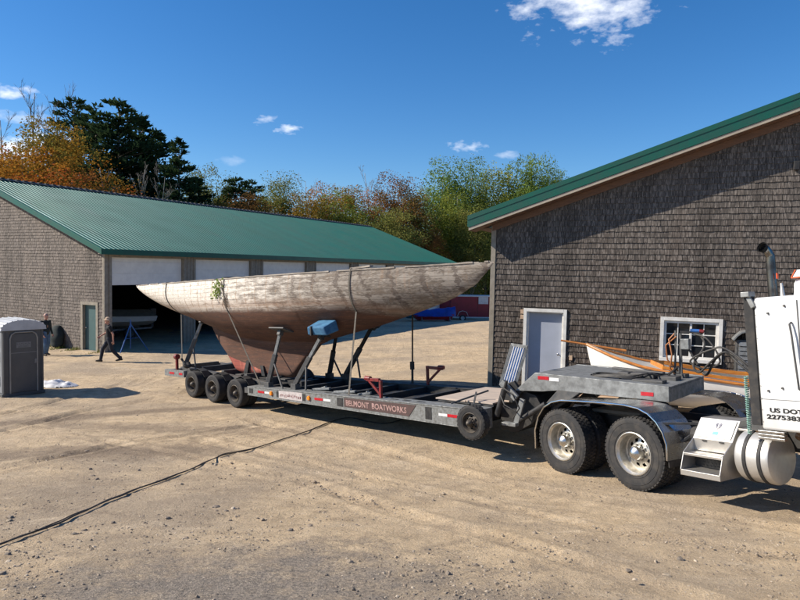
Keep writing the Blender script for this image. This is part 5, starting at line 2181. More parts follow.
# left side panel coloured lighter for the sunlight on it, with window panels
mb.bx(-1.112, -1.101, .06, 1.10, .12, 1.95)
for z0 in (.3, 1.02, 1.45):
    mb.bx(-1.125, -1.112, .2, .96, z0, z0 + .3)
mb.build('side_panel', pottylit, pp, ang=0, bevel=.008)
mb = MB()
mb.bx(-.90, -.20, -.03, -.001, .12, 1.86)
dr = mb.build('door', pottydark, pp, ang=0, bevel=.01)
mb = MB()
q = [(-.92, -.035, .1), (-.92, -.035, 1.72), (-.88, -.035, 1.84), (-.78, -.035, 1.9), (-.32, -.035, 1.9), (-.22, -.035, 1.84), (-.18, -.035, 1.72), (-.18, -.035, .1)]
mb.tube(q, .022, 8)
mb.build('door_surround', pm('pale grey beading', (.3, .28, .25), (.22, .21, .19), .6), pp)
mb = MB()
mb.bx(-.75, -.36, -.036, -.031, 1.44, 1.60)
sp = mb.build('sign_panel', letterdim, dr, ang=0)
mb = MB()
for k in range(7):
    xa = -.735 + k * .052
    mb.bx(xa, xa + .012, -.038, -.0362, 1.525, 1.585)
    mb.bx(xa + .012, xa + .04, -.038, -.0362, 1.525 + (k * 37 % 5) * .01, 1.537 + (k * 37 % 5) * .01)
mb.build('worn_lettering', pottydark, sp, ang=0)
mb = MB()
for k in range(3):
    mb.bx(-.70, -.42, -.038, -.0362, 1.455 + k * .018, 1.461 + k * .018)
mb.build('small_print', pottydark, sp, ang=0)
mb = MB()
mb.bx(-.9, -.2, -.0335, -.030, 1.28, 1.30)
mb.bx(-.26, -.2, -.06, -.03, .95, 1.08)
mb.build('latch', letterdim, dr, ang=0)
mb = MB()
rpf = []
for i in range(13):
    a = PI * i / 12
    rpf.append((-.55 - math.cos(a) * .62, 1.96 + math.sin(a) ** .8 * .30))
b0 = len(mb.v)
mb.prism(rpf, 'xz', -.06, 1.21)
for k in range(1, 12, 1):
    x_, z_ = rpf[k]
    mb.bx(x_ - .014, x_ + .014, -.05, 1.2, z_ - .02, z_ + .014)
mb.build('roof', pottyroof, pp, ang=30)
mb = MB()
mb.tube([(-1.0, 1.08, 1.9), (-1.0, 1.08, 2.32)], .05, 10)
mb.build('vent_pipe', pottylit, pp)

# dark bundle against the gable
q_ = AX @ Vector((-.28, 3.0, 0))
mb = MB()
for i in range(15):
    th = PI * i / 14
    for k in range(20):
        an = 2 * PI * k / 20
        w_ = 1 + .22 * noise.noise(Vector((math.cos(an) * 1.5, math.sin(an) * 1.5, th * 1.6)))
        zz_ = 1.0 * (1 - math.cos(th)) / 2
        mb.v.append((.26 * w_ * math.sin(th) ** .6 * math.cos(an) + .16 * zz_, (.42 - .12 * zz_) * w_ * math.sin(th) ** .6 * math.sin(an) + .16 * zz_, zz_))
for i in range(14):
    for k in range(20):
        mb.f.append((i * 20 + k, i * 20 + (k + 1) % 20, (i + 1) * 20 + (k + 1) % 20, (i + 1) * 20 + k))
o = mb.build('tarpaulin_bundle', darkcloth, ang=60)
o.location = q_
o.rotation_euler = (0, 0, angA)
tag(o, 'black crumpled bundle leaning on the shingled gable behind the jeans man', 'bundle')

# crumpled white sheet beside the toilet
p = gpix(58, 386)
mb = MB()
n = 26
for i in range(n):
    for j in range(n):
        u, v = i / (n - 1) * 2 - 1, j / (n - 1) * 2 - 1
        r2 = max(0, 1 - (u * u + v * v))
        h_ = .2 * r2 ** .6 * (1 - .4 * u) * (.75 + .5 * noise.noise(Vector((u * 2.6, v * 2.6, 9)))) + .05 * r2 * noise.noise(Vector((u * 7, v * 7, 2)))
        mb.v.append((u * .62 + .12 * noise.noise(Vector((u * 2, v * 2, 5))), v * .38, h_ - .01))
for i in range(n - 1):
    for j in range(n - 1):
        u, v = (i + .5) / (n - 1) * 2 - 1, (j + .5) / (n - 1) * 2 - 1
        if u * u + v * v < 1:
            a = i * n + j
            mb.f.append((a, a + n, a + n + 1, a + 1))
o = mb.build('plastic_sheet', plasticw, ang=60)
o.location = (p.x, p.y, gh(p.x, p.y) + .01)
tag(o, 'crumpled white plastic sheet on the dirt beside the toilet', 'plastic sheet')

# ------------------------------------------------------------------ jack stand and boat inside bay
js = thing('boat_stand', 'blue tripod boat stand in the open garage doorway', 'boat stand', mat=AX @ Matrix.Translation((.75, -.75, -.02)))
apex = Vector((.0, 0, 1.3))
for q in ((-.62, -.1, 0), (.75, -.25, 0), (.05, .65, 0)):
    mb = MB()
    mb.tube([apex - Vector((0, 0, .05)), q], .024, 8)
    mb.build('leg', bluep, js)
mb = MB()
mb.tube([(0, 0, .15), (0, 0, 1.45)], .02, 8)
mb.tube([(0, 0, 1.1), (0, 0, 1.32)], .035, 8)
mb.tube([(-.29, -.05, .62), (.33, -.11, .62)], .012, 6)
mb.build('post', bluep, js)

ib = thing('motorboat', 'white motorboat with tan cover on a trailer inside the dark garage', 'boat', mat=AX @ Matrix.Translation((3.0, 4.2, 0)) @ Matrix.Rotation(R(-8), 4, 'Z'))
mb = MB()
hp = [(-1.6, .02, 1.15, 1.3), (-1.2, .45, .85, 1.28), (-.4, .75, .65, 1.22), (1.4, .85, .6, 1.15), (2.6, .8, .6, 1.12)]
for (x, b, zk, zs) in hp:
    mb.v += [(x, -b, zs), (x, -b * .85, (zs + zk) / 2), (x, 0, zk), (x, b * .85, (zs + zk) / 2), (x, b, zs)]
for i in range(len(hp) - 1):
    for j in range(4):
        a = i * 5 + j
        mb.f.append((a, a + 1, a + 6, a + 5))
mb.f.append((20, 21, 22, 23, 24))
mb.build('hull', boatwhite, ib, ang=30)
mb = MB()
for (x, b, zk, zs) in hp:
    mb.v += [(x, -b, zs + .01), (x, 0, zs + .12 + .2 * (b > .6)), (x, b, zs + .01)]
for i in range(len(hp) - 1):
    for j in range(2):
        a = i * 3 + j
        mb.f.append((a, a + 1, a + 4, a + 3))
mb.build('cover', tantrim, ib, ang=30)
mb = MB()
mb.bx(2.62, 2.95, -.15, .15, 1.1, 1.5)
mb.bx(2.68, 2.85, -.07, .07, .45, 1.1)
mb.build('outboard_motor', dkgrey, ib, ang=0, bevel=.03)
it = thing('motorboat_trailer', 'small trailer under the motorboat in the garage', 'trailer', mat=AX @ Matrix.Translation((3.0, 4.2, 0)) @ Matrix.Rotation(R(-8), 4, 'Z'))
mb = MB()
for yy in (-.6, .55):
    mb.bx(-1.9, 2.4, yy, yy + .06, .45, .53)
mb.bx(1.0, 1.08, -.6, .6, .4, .5)
mb.bx(-1.9, -1.84, -.6, .6, .45, .53)
mb.build('frame', galv, it, ang=0)
wt2 = tyre_mesh(.3, .18)
for yy in (-.78, .78):
    t = wt2.build('wheel', rubber, it)
    t.location = (1.0, yy, .27)
    rm2 = rim_mesh(.3, .18, .03, 6).build('rim', galv, t)
    if yy > 0:
        t.rotation_euler = (0, 0, PI)

# ------------------------------------------------------------------ red cargo trailer and tarped boat far away
c = at(472, 321.5, 58)
ct_ = thing('cargo_trailer', 'maroon enclosed cargo trailer with white window far across the yard', 'trailer', loc=(c.x, c.y, c.z), rotz=R(6))
mb = MB()
mb.bx(-2.0, 2.3, 0, 1.8, .35, 2.25)
mb.add([(-2.0, 0, .35), (-2.9, .9, .35), (-2.0, 1.8, .35), (-2.0, 0, 2.2), (-2.9, .9, 2.0), (-2.0, 1.8, 2.2)], [(0, 1, 4, 3), (1, 2, 5, 4), (3, 4, 5), (0, 2, 1)])
cbx = mb.build('box_body', maroon, ct_, ang=0, bevel=.03)
mb = MB()
mb.bx(-2.05, 2.35, -.03, 1.83, 2.25, 2.36)
mb.bx(-2.0, 2.3, -.02, -.001, .33, .42)
mb.build('roof_trim', whitetrim, ct_, ang=0, bevel=.02)
mb = MB()
mb.bx(.55, 1.45, -.03, -.001, 1.6, 2.24)
mb.build('window', whitetrim, ct_, ang=0)
mb = MB()
mb.bx(.48, .5, -.01, -.001, .45, 2.2)
mb.bx(1.5, 1.52, -.01, -.001, .45, 2.2)
mb.build('door_seam', blk, ct_, ang=0)
mb = MB()
mb.strip([(-1.35, .5), (-1.2, .85), (-.9, .95), (-.55, .85), (-.4, .5)], 'xz', -.12, .0, .03)
mb.build('wheel_arch', whitetrim, ct_, ang=0)
t = wt2.build('wheel', rubber, ct_)
t.location = (-.88, .0, .3)
rim_mesh(.3, .18, .03, 6).build('rim', whitetrim, t)

c = at(434, 318, 50)
tb = thing('tarped_boat', 'low boat under a bright blue tarpaulin in the shaded yard', 'covered boat', loc=(c.x, c.y, gh(c.x, c.y)), rotz=R(12))
mb = MB()
n = 30
for i in range(n):
    x = -2.0 + 3.7 * i / (n - 1)
    b = .85 * (1 - abs((x + .15) / 2.2) ** 2.4)
    zt2 = .95 + .22 * (x / 2.2) + .05 * noise.noise(Vector((x * 2, 0, 0)))
    for j in range(9):
        t = j / 8 * 2 - 1
        mb.v.append((x, t * b * (1 + .05 * noise.noise(Vector((x * 3, t * 3, 0)))), .4 + (zt2 - .4) * (1 - abs(t) ** 2.2) + .03 * noise.noise(Vector((x * 4, t * 2, 5)))))
for i in range(n - 1):
    for j in range(8):
        a = i * 9 + j
        mb.f.append((a, a + 9, a + 10, a + 1))
mb.build('tarpaulin', bluetarp, tb, ang=60)
mb = MB()
mb.sph((-2.0, -.1, .55), (.5, .45, .35), 14, 8)
mb.build('tarpaulin_end', tealtarp, tb)
mb = MB()
mb.hexa([(-1.4, -.3, .1), (1.3, -.3, .1), (1.3, .3, .1), (-1.4, .3, .1), (-1.8, -.6, .5), (1.5, -.5, .55), (1.5, .5, .55), (-1.8, .6, .5)])
mb.build('hull', maroon, tb, ang=0)
for xx in (-1.1, 1.15):
    mb = MB()
    mb.tube([(xx, -.6, 0), (xx, -.4, .45)], .04, 8)
    mb.tube([(xx, .6, 0), (xx, .4, .45)], .04, 8)
    mb.bx(xx - .1, xx + .1, -.7, .7, -.02, .06)
    mb.build('stand', galv, tb)

# ------------------------------------------------------------------ hose across the yard
hp_ = [(-6, 549), (30, 536), (62, 524), (100, 506), (140, 489), (170, 479), (200, 467), (222, 457), (250, 450), (280, 441), (310, 432), (345, 419)]
pts = [gpix(*q) for q in hp_]
pts += [Vector((-.2, 14.6, 0)), Vector((.9, 16.2, 0)), Vector((1.6, 16.9, 0)), Vector((2.35, 17.45, 0))]
pts2 = bez([(p.x, p.y, 0) for p in pts], 10)
zz = heights([p.x for p in pts2], [p.y for p in pts2])
hoseP = []
for p, z in zip(pts2, zz):
    z += noise.noise(Vector((p.x * .6, p.y * .6, 0))) * .035 + noise.noise(Vector((p.x * 2.1, p.y * 2.1, 3))) * .016
    jx = .02 * noise.noise(Vector((p.x * 2, p.y * 2, 1)))
    hoseP.append(Vector((p.x + jx, p.y + jx, z + .024)))
mb = MB()
mb.tube(hoseP, .010, 8)
mb.tube([p + Vector((.03 * math.sin(i * .23), .045 + .03 * math.sin(i * .11), -.004)) for i, p in enumerate(hoseP[:-20])], .007, 6)
o = mb.build('hose', hosemat)
tag(o, 'long black hose snaking across the dirt toward the trailer', 'hose')

# ------------------------------------------------------------------ people


def capsule(mb, a, b, ra, rb, n=10):
    a, b = Vector(a), Vector(b)
    k = 6
    pts, rad = [], []
    d = (b - a).normalized()
    for i in range(k):
        t = i / (k - 1) * PI / 2
        pts.append(a - d * ra * math.cos(t))
        rad.append(max(.002, ra * math.sin(t)))
    for i in range(1, 4):
        t = i / 4
        pts.append(a.lerp(b, t))
        rad.append(ra + (rb - ra) * t)
    for i in range(k):
        t = i / (k - 1) * PI / 2
        pts.append(b + d * rb * math.sin(t))
        rad.append(max(.002, rb * math.cos(t)))
    mb.tube(pts, rad, n)


def remeshed(mb, name, mat, parent, vox, smooth=4):
    o = mb.build(name, mat, parent, ang=0)
    m = o.modifiers.new('remesh', 'REMESH')
    m.mode = 'VOXEL'
    m.voxel_size = vox
    m.use_smooth_shade = True
    s = o.modifiers.new('smooth', 'SMOOTH')
    s.factor = .5
    s.iterations = smooth
    return o


def hand(mb, wrist, dirv_, palmn, s=1.0, curl=.5):
    """palm and five separate bent fingers; dirv_ along the hand, palmn palm normal"""
    d = Vector(dirv_).normalized()
    nrm = Vector(palmn)
    nrm = (nrm - d * nrm.dot(d)).normalized()
    side = d.cross(nrm)
    w = Vector(wrist)
    for k in range(4):
        off = side * (k - 1.5) * .019 * s
        capsule(mb, w + off * .6 + d * .02, w + off + d * .08 * s, .014, .012, 8)
    for k, ln in enumerate((.068, .078, .073, .056)):
        off = side * (k - 1.5) * .021 * s
        b = w + off + d * .085 * s
        m1 = b + (d * math.cos(curl * .5) + nrm * math.sin(curl * .5)) * ln * .45
        m2 = m1 + (d * math.cos(curl * 1.4) + nrm * math.sin(curl * 1.4)) * ln * .32
        m3 = m2 + (d * math.cos(curl * 2.1) + nrm * math.sin(curl * 2.1)) * ln * .25
        for a_, b_, r1, r2 in ((b, m1, .0095, .009), (m1, m2, .009, .0083), (m2, m3, .0083, .0075)):
            capsule(mb, a_, b_, r1, r2, 8)
    tb_ = w - side * .03 + d * .03
    t1 = tb_ - side * .025 + d * .03 + nrm * .01
    capsule(mb, tb_, t1, .013, .011, 8)
    capsule(mb, t1, t1 + d * .028 - side * .006 + nrm * .008, .011, .009, 8)


def person(label, loc, rotz, J, mats, sleeve, hat=None, hair=None):
    """J: joints in local space; figure faces -y. mats: shirt, trousers"""
    r = thing('person', label, 'person', loc=loc, rotz=rotz)
    b = MB()
    V = {k: Vector(v) for k, v in J.items()}
    hd = V['head']
    b.sph(hd + Vector((0, .008, .02)), (.077, .095, .098), 18, 12)
    b.sph(hd + Vector((0, -.025, -.055)), (.058, .062, .06), 14, 10)
    b.sph(hd + Vector((0, -.098, -.008)), (.013, .018, .024), 8, 6)          # nose
    b.sph(hd + Vector((0, -.085, -.055)), (.026, .012, .007), 8, 6)          # lips
    b.sph(hd + Vector((0, -.075, -.098)), (.026, .022, .02), 8, 6)           # chin
    for s_ in (-1, 1):
        b.sph(hd + Vector((s_ * .03, -.085, .02)), (.014, .008, .008), 8, 6)
        b.sph(hd + Vector((s_ * .078, .01, .0)), (.012, .024, .032), 8, 6)
    capsule(b, V['neck'], hd + Vector((0, .01, -.05)), .056, .052)
    capsule(b, V['chest'] + Vector((-.08, 0, .06)), V['chest'] + Vector((.08, 0, .06)), .1, .1)
    capsule(b, V['pelvis'], V['chest'], .12, .13)
    for s_, q in ((-1, 'R'), (1, 'L')):
        capsule(b, V['sh' + q], V['el' + q], .052, .04)
        capsule(b, V['el' + q], V['wr' + q], .04, .027)
        capsule(b, V['chest'] + Vector((s_ * .05, 0, .1)), V['sh' + q], .07, .055)
        capsule(b, V['hip' + q], V['kn' + q], .078, .055)
        capsule(b, V['kn' + q], V['an' + q], .053, .035)
        d = V['wr' + q] - V['el' + q]
        hand(b, V['wr' + q], d, V.get('pn' + q, Vector((-s_, -.3, 0))))
    remeshed(b, 'body', skin, r, .0085, 3)
    # shirt
    m = MB()
    c_, pz = V['chest'], V['pelvis']
    for dx in (-.055, .055):
        capsule(m, c_ + Vector((dx, .0, .07)), pz + Vector((dx * .9, 0, .03)), .13, .128, 14)
    capsule(m, c_ + Vector((-.1, 0, .1)), c_ + Vector((.1, 0, .1)), .088, .088, 12)
    capsule(m, c_ + Vector((0, 0, .12)), V['neck'] + Vector((0, 0, -.005)), .09, .062, 12)
    capsule(m, pz + Vector((0, -.045, .1)), pz + Vector((0, -.03, .0)), .12, .12, 12)
    for s_, q in ((-1, 'R'), (1, 'L')):
        e = V['sh' + q].lerp(V['el' + q], sleeve if sleeve <= 1 else 1)
        capsule(m, c_ + Vector((s_ * .07, 0, .11)), V['sh' + q], .085, .075, 12)
        capsule(m, V['sh' + q], e, .07, .06, 12)
        if sleeve > 1:
            capsule(m, e, V['wr' + q].lerp(e, .08), .058, .042, 12)
    remeshed(m, 'shirt', mats[0], r, .014, 5)
    m = MB()
    capsule(m, pz + Vector((-.06, 0, 0)), pz + Vector((.06, 0, 0)), .132, .132, 14)
    for s_, q in ((-1, 'R'), (1, 'L')):
        capsule(m, V['hip' + q], V['kn' + q], .105, .076, 14)
        capsule(m, V['kn' + q], V['an' + q] + (V['kn' + q] - V['an' + q]) * .07, .075, .062, 14)
    remeshed(m, 'trousers', mats[1], r, .014, 5)
    for s_, q in ((-1, 'R'), (1, 'L')):
        m = MB()
        an = V['an' + q]
        f = V.get('ft' + q, Vector((0, -1, 0))).normalized()
        capsule(m, an + Vector((0, 0, -.02)), an + Vector((0, 0, .05)), .052, .055, 12)
        capsule(m, an - f * .04 + Vector((0, 0, -.045)), an + f * .06 + Vector((0, 0, -.035)), .042, .046, 12)
        capsule(m, an + f * .06 + Vector((0, 0, -.045)), an + f * .15 + f * .01 + Vector((0, 0, -.055 + f.z * .0)), .044, .032, 12)
        remeshed(m, 'shoe', shoe, r, .011, 3)
    if hair:
        m = MB()
        m.sph(hd + Vector((0, .022, .035)), (.084, .096, .094), 18, 12)
        h = m.build('hair', hair, r, ang=60)
    if hat:
        m = MB()
        m.lathe([(.0, .13), (.05, .125), (.085, .10), (.093, .05), (.095, .03), (.15, .01), (.152, .0), (.093, .018)], hd + Vector((0, .005, .035)), (0, .12, 1), 28)
        m.build('hat', hat, r)
    return r


p1 = gpix(46, 355.5)
J1 = dict(head=(.01, -.02, 1.66), neck=(0, .01, 1.50), chest=(0, .01, 1.27), pelvis=(0, 0, .98),
          shR=(-.19, .01, 1.43), elR=(-.24, .03, 1.14), wrR=(-.22, -.10, .90), shL=(.19, .01, 1.43), elL=(.26, .04, 1.15), wrL=(.25, -.08, .90),
          hipR=(-.09, 0, .92), knR=(-.12, -.10, .50), anR=(-.12, -.02, .09), hipL=(.09, 0, .92), knL=(.12, .0, .50), anL=(.15, .14, .09),
          ftR=(-.1, -1, 0), ftL=(.1, -1, 0))
person('balding man in dark shirt and blue jeans standing behind the portable toilet', (p1.x, p1.y, gh(p1.x, p1.y)), R(70), J1, (darkcloth, jeans), 2, hair=pm('thin pinkish hair', (.48, .3, .24), (.42, .25, .2), .7))
p2 = gpix(109, 362)
J2 = dict(head=(0, -.05, 1.64), neck=(0, -.0, 1.48), chest=(0, .0, 1.25), pelvis=(0, .02, .95),
          shR=(-.19, .0, 1.41), elR=(-.28, -.06, 1.16), wrR=(-.2, -.3, 1.02), shL=(.19, .02, 1.41), elL=(.24, .13, 1.13), wrL=(.24, .14, .86),
          hipR=(-.09, .02, .90), knR=(-.1, -.22, .53), anR=(-.1, -.30, .09), hipL=(.09, .02, .90), knL=(.1, .10, .49), anL=(.1, .42, .13),
          ftR=(0, -1, .1), ftL=(0, -1, -.1))
person('man in tan hat, black shirt and dark trousers striding past the shed corner', (p2.x, p2.y, gh(p2.x, p2.y)), R(-62), J2, (blackcloth, navycloth), .55, hat=hatm, hair=hairm)

# ------------------------------------------------------------------ trees


def wood(mb, h, r, seed, spread, nl, lo=.25, up=.6, bare=False, twigs=0):
    rr = random.Random(seed)
    tips = []
    top = Vector((rr.uniform(-.04, .04) * h, rr.uniform(-.04, .04) * h, h * .93))
    tr_ = [Vector((0, 0, -.5)), Vector((0, 0, h * .2)), Vector((rr.uniform(-.02, .02) * h, rr.uniform(-.02, .02) * h, h * .55)), top]
    tr_ = bez(tr_, 4)
    n = len(tr_)
    mb.tube(tr_, [r * (1 - .88 * i / (n - 1)) for i in range(n)], 7)
    for i in range(nl):
        t = lo + (.95 - lo) * (i + rr.random()) / nl
        p = tr_[min(n - 1, int(t * (n - 1)))]
        a = rr.uniform(0, 2 * PI)
        ln = spread * h * (1.1 - t * .75) * rr.uniform(.7, 1.15)
        d = Vector((math.cos(a), math.sin(a), up * rr.uniform(.6, 1.6))).normalized()
        m = p + d * ln * .5
        e = p + d * ln + Vector((0, 0, ln * .18))
        rb = r * (1 - t) * .45 + .012
        mb.tube([p, m, e], [rb, rb * .6, .008], 5)
        tips += [(m, ln * .35), (e, ln * .42)]
        for k in range(twigs):
            q = p.lerp(e, rr.uniform(.3, 1))
            d2 = (d + Vector((rr.uniform(-.9, .9), rr.uniform(-.9, .9), rr.uniform(.1, 1)))).normalized()
            q2 = q + d2 * ln * rr.uniform(.25, .55)
            mb.tube([q, q2], [rb * .35 + .004, .005], 4)
            for kk in range(3):
                q3 = q.lerp(q2, rr.uniform(.3, 1))
                d3 = (d2 + Vector((rr.uniform(-.8, .8), rr.uniform(-.8, .8), rr.uniform(-.2, .8)))).normalized()
                mb.tube([q3, q3 + d3 * ln * .18], [.008, .004], 3)
    tips.append((top, h * .08))
    return tips


def leaves(mb, tips, n, seed, size, flat=.8, h=12, env=(.34, .3, .62, .36)):
    """leaf faces in many small clumps: some at the limb tips, the rest spread through an uneven crown"""
    rr = random.Random(seed)
    clumps = []
    for (c, s) in tips:
        for k in range(2):
            cc = c + Vector((rr.gauss(0, s * .5), rr.gauss(0, s * .5), rr.gauss(0, s * .4)))
            clumps.append((cc, h * rr.uniform(.035, .07)))
    if env:
        rx, ry, zc, rz = env
        for k in range(230):
            v = Vector((rr.gauss(0, 1), rr.gauss(0, 1), rr.gauss(0, 1))).normalized()
            q = rr.random() ** .45
            lump = 1 + .34 * noise.noise(v * 1.7 + Vector((seed, 0, 0)))
            p = Vector((v.x * rx * h * q * lump, v.y * ry * h * q * lump, h * zc + v.z * rz * h * q * lump))
            if v.z < 0:
                p.x *= 1 - .25 * abs(v.z)
                p.y *= 1 - .25 * abs(v.z)
            clumps.append((p, h * rr.uniform(.035, .075)))
    per = max(4, n // len(clumps))
    for (c, s) in clumps:
        for k in range(int(per * rr.uniform(.5, 1.5))):
            v = Vector((rr.gauss(0, 1), rr.gauss(0, 1), rr.gauss(0, 1))).normalized() * s * rr.random() ** .4 * 1.25
            v.z *= flat
            p = c + v
            a = Vector((rr.gauss(0, 1), rr.gauss(0, 1), rr.gauss(0, .8))).normalized()
            b = a.orthogonal().normalized()
            b.rotate(Matrix.Rotation(rr.uniform(0, PI), 3, a))
            l_ = size * rr.uniform(.6, 1.3)
            mb.add([p - a * l_ * .5, p + b * l_ * .34, p + a * l_ * .5, p - b * l_ * .34], [(0, 1, 2, 3)])


def pine(mbw, mbl, h, seed, rad=.2, base=.12, n=5200, droop=.05):
    rr = random.Random(seed)
    mbw.tube([(0, 0, -.5), (0, 0, h * .5), (0, 0, h * .97)], [h * .014, h * .009, .02], 7)
    nb = 72
    br = []
    for i in range(nb):
        t = base + (1 - base) * (i + rr.random() * .8) / nb
        z = h * t
        a = rr.uniform(0, 2 * PI)
        ln = h * rad * ((1 - t) ** .65 * 1.05 + .06) * rr.uniform(.55, 1.25)
        d = Vector((math.cos(a), math.sin(a), rr.uniform(.05, .35)))
        e = Vector((0, 0, z)) + d * ln
        mbw.tube([(0, 0, z), Vector((0, 0, z)) + d * ln * .6, e], [.05, .03, .01], 4)
        br.append((Vector((0, 0, z)), d, ln))
    tot = sum(b[2] for b in br)
    for (p, d, ln) in br:
        m = int(n * ln / tot)
        for k in range(m):
            t = rr.random() ** .6
            wv = ln * .24 * (1.15 - t * .5)
            c = p + d * ln * (t * .95 + .08) + Vector((rr.gauss(0, wv), rr.gauss(0, wv), rr.gauss(0, wv * .35) + .1))
            a_ = (d + Vector((rr.gauss(0, .7), rr.gauss(0, .7), rr.uniform(-.1, .9)))).normalized()
            b = a_.orthogonal().normalized()
            b.rotate(Matrix.Rotation(rr.uniform(0, PI), 3, a_))
            l_ = rr.uniform(.2, .44)
            mbl.add([c, c + a_ * l_ * .5 + b * l_ * .17, c + a_ * l_, c + a_ * l_ * .5 - b * l_ * .17], [(0, 1, 2, 3)])


VAR = {}


def variant(kind, i):
    """unit trees, nominal height 12 m, as (wood mesh, leaf mesh)"""
    if (kind, i) in VAR:
        return VAR[(kind, i)]
    w, l = MB(), MB()
    if kind == 'broad':
        tips = wood(w, 12, .2, 100 + i, .30, 22, .22, .75)
        leaves(l, tips, 27000, 200 + i, .145, env=(.30, .30, .60, .36))
    elif kind == 'tall':
        tips = wood(w, 12, .15, 300 + i, .19, 24, .25, .9)
        leaves(l, tips, 21000, 400 + i, .135, env=(.19, .19, .60, .39))
    elif kind == 'thin':
        tips = wood(w, 12, .13, 500 + i, .20, 18, .3, .9, twigs=3)
        leaves(l, tips, 6000, 600 + i, .13, env=(.2, .2, .6, .38))
    elif kind == 'bare':
        wood(w, 12, .14, 700 + i, .30, 20, .25, 1.0, twigs=8)
        tips = None
        rr = random.Random(i)
        l.add([(0, 0, 0), (.01, 0, 0), (0, .01, 0)], [(0, 1, 2)])
    elif kind == 'pine':
        pine(w, l, 12, 800 + i, .25 if i != 2 else .17, .1, 12000)
    VAR[(kind, i)] = (w, l)
    mw = bpy.data.meshes.new('trunk')
    mw.from_pydata(w.v, [], w.f)
    mw.polygons.foreach_set('use_smooth', [True] * len(mw.polygons))
    mw.materials.append(bark)
    ml = None
    if kind != 'bare':
        ml = bpy.data.meshes.new('crown')
        ml.from_pydata(l.v, [], l.f)
        ml.materials.append(L_GREEN)
    VAR[(kind, i)] = (mw, ml)
    return VAR[(kind, i)]


def tree(name, label, px, Y, top, kind, var, mat, wd=1.0, barkm=None, grp='trees along the edge of the yard'):
    p = at(px, 300, Y)
    tip = at(px, top, Y)
    z = gh(p.x, p.y)
    H_ = tip.z - z
    mw, ml = variant(kind, var)
    rr = random.Random(px * 7 + var)
    r = thing(name, label, 'tree', loc=(tip.x, tip.y, z), rotz=rr.uniform(0, 6.28), group=grp)
    s = H_ / 12.0
    r.scale = (s * wd, s * wd, s)
    o = bpy.data.objects.new('trunk', mw)
    COL.objects.link(o)
    o.parent = r
    if barkm:
        o.material_slots[0].link = 'OBJECT'
        o.material_slots[0].material = barkm
    if ml:
        o = bpy.data.objects.new('crown', ml)
        COL.objects.link(o)
        o.parent = r
        o.material_slots[0].link = 'OBJECT'
        o.material_slots[0].material = mat
    return r


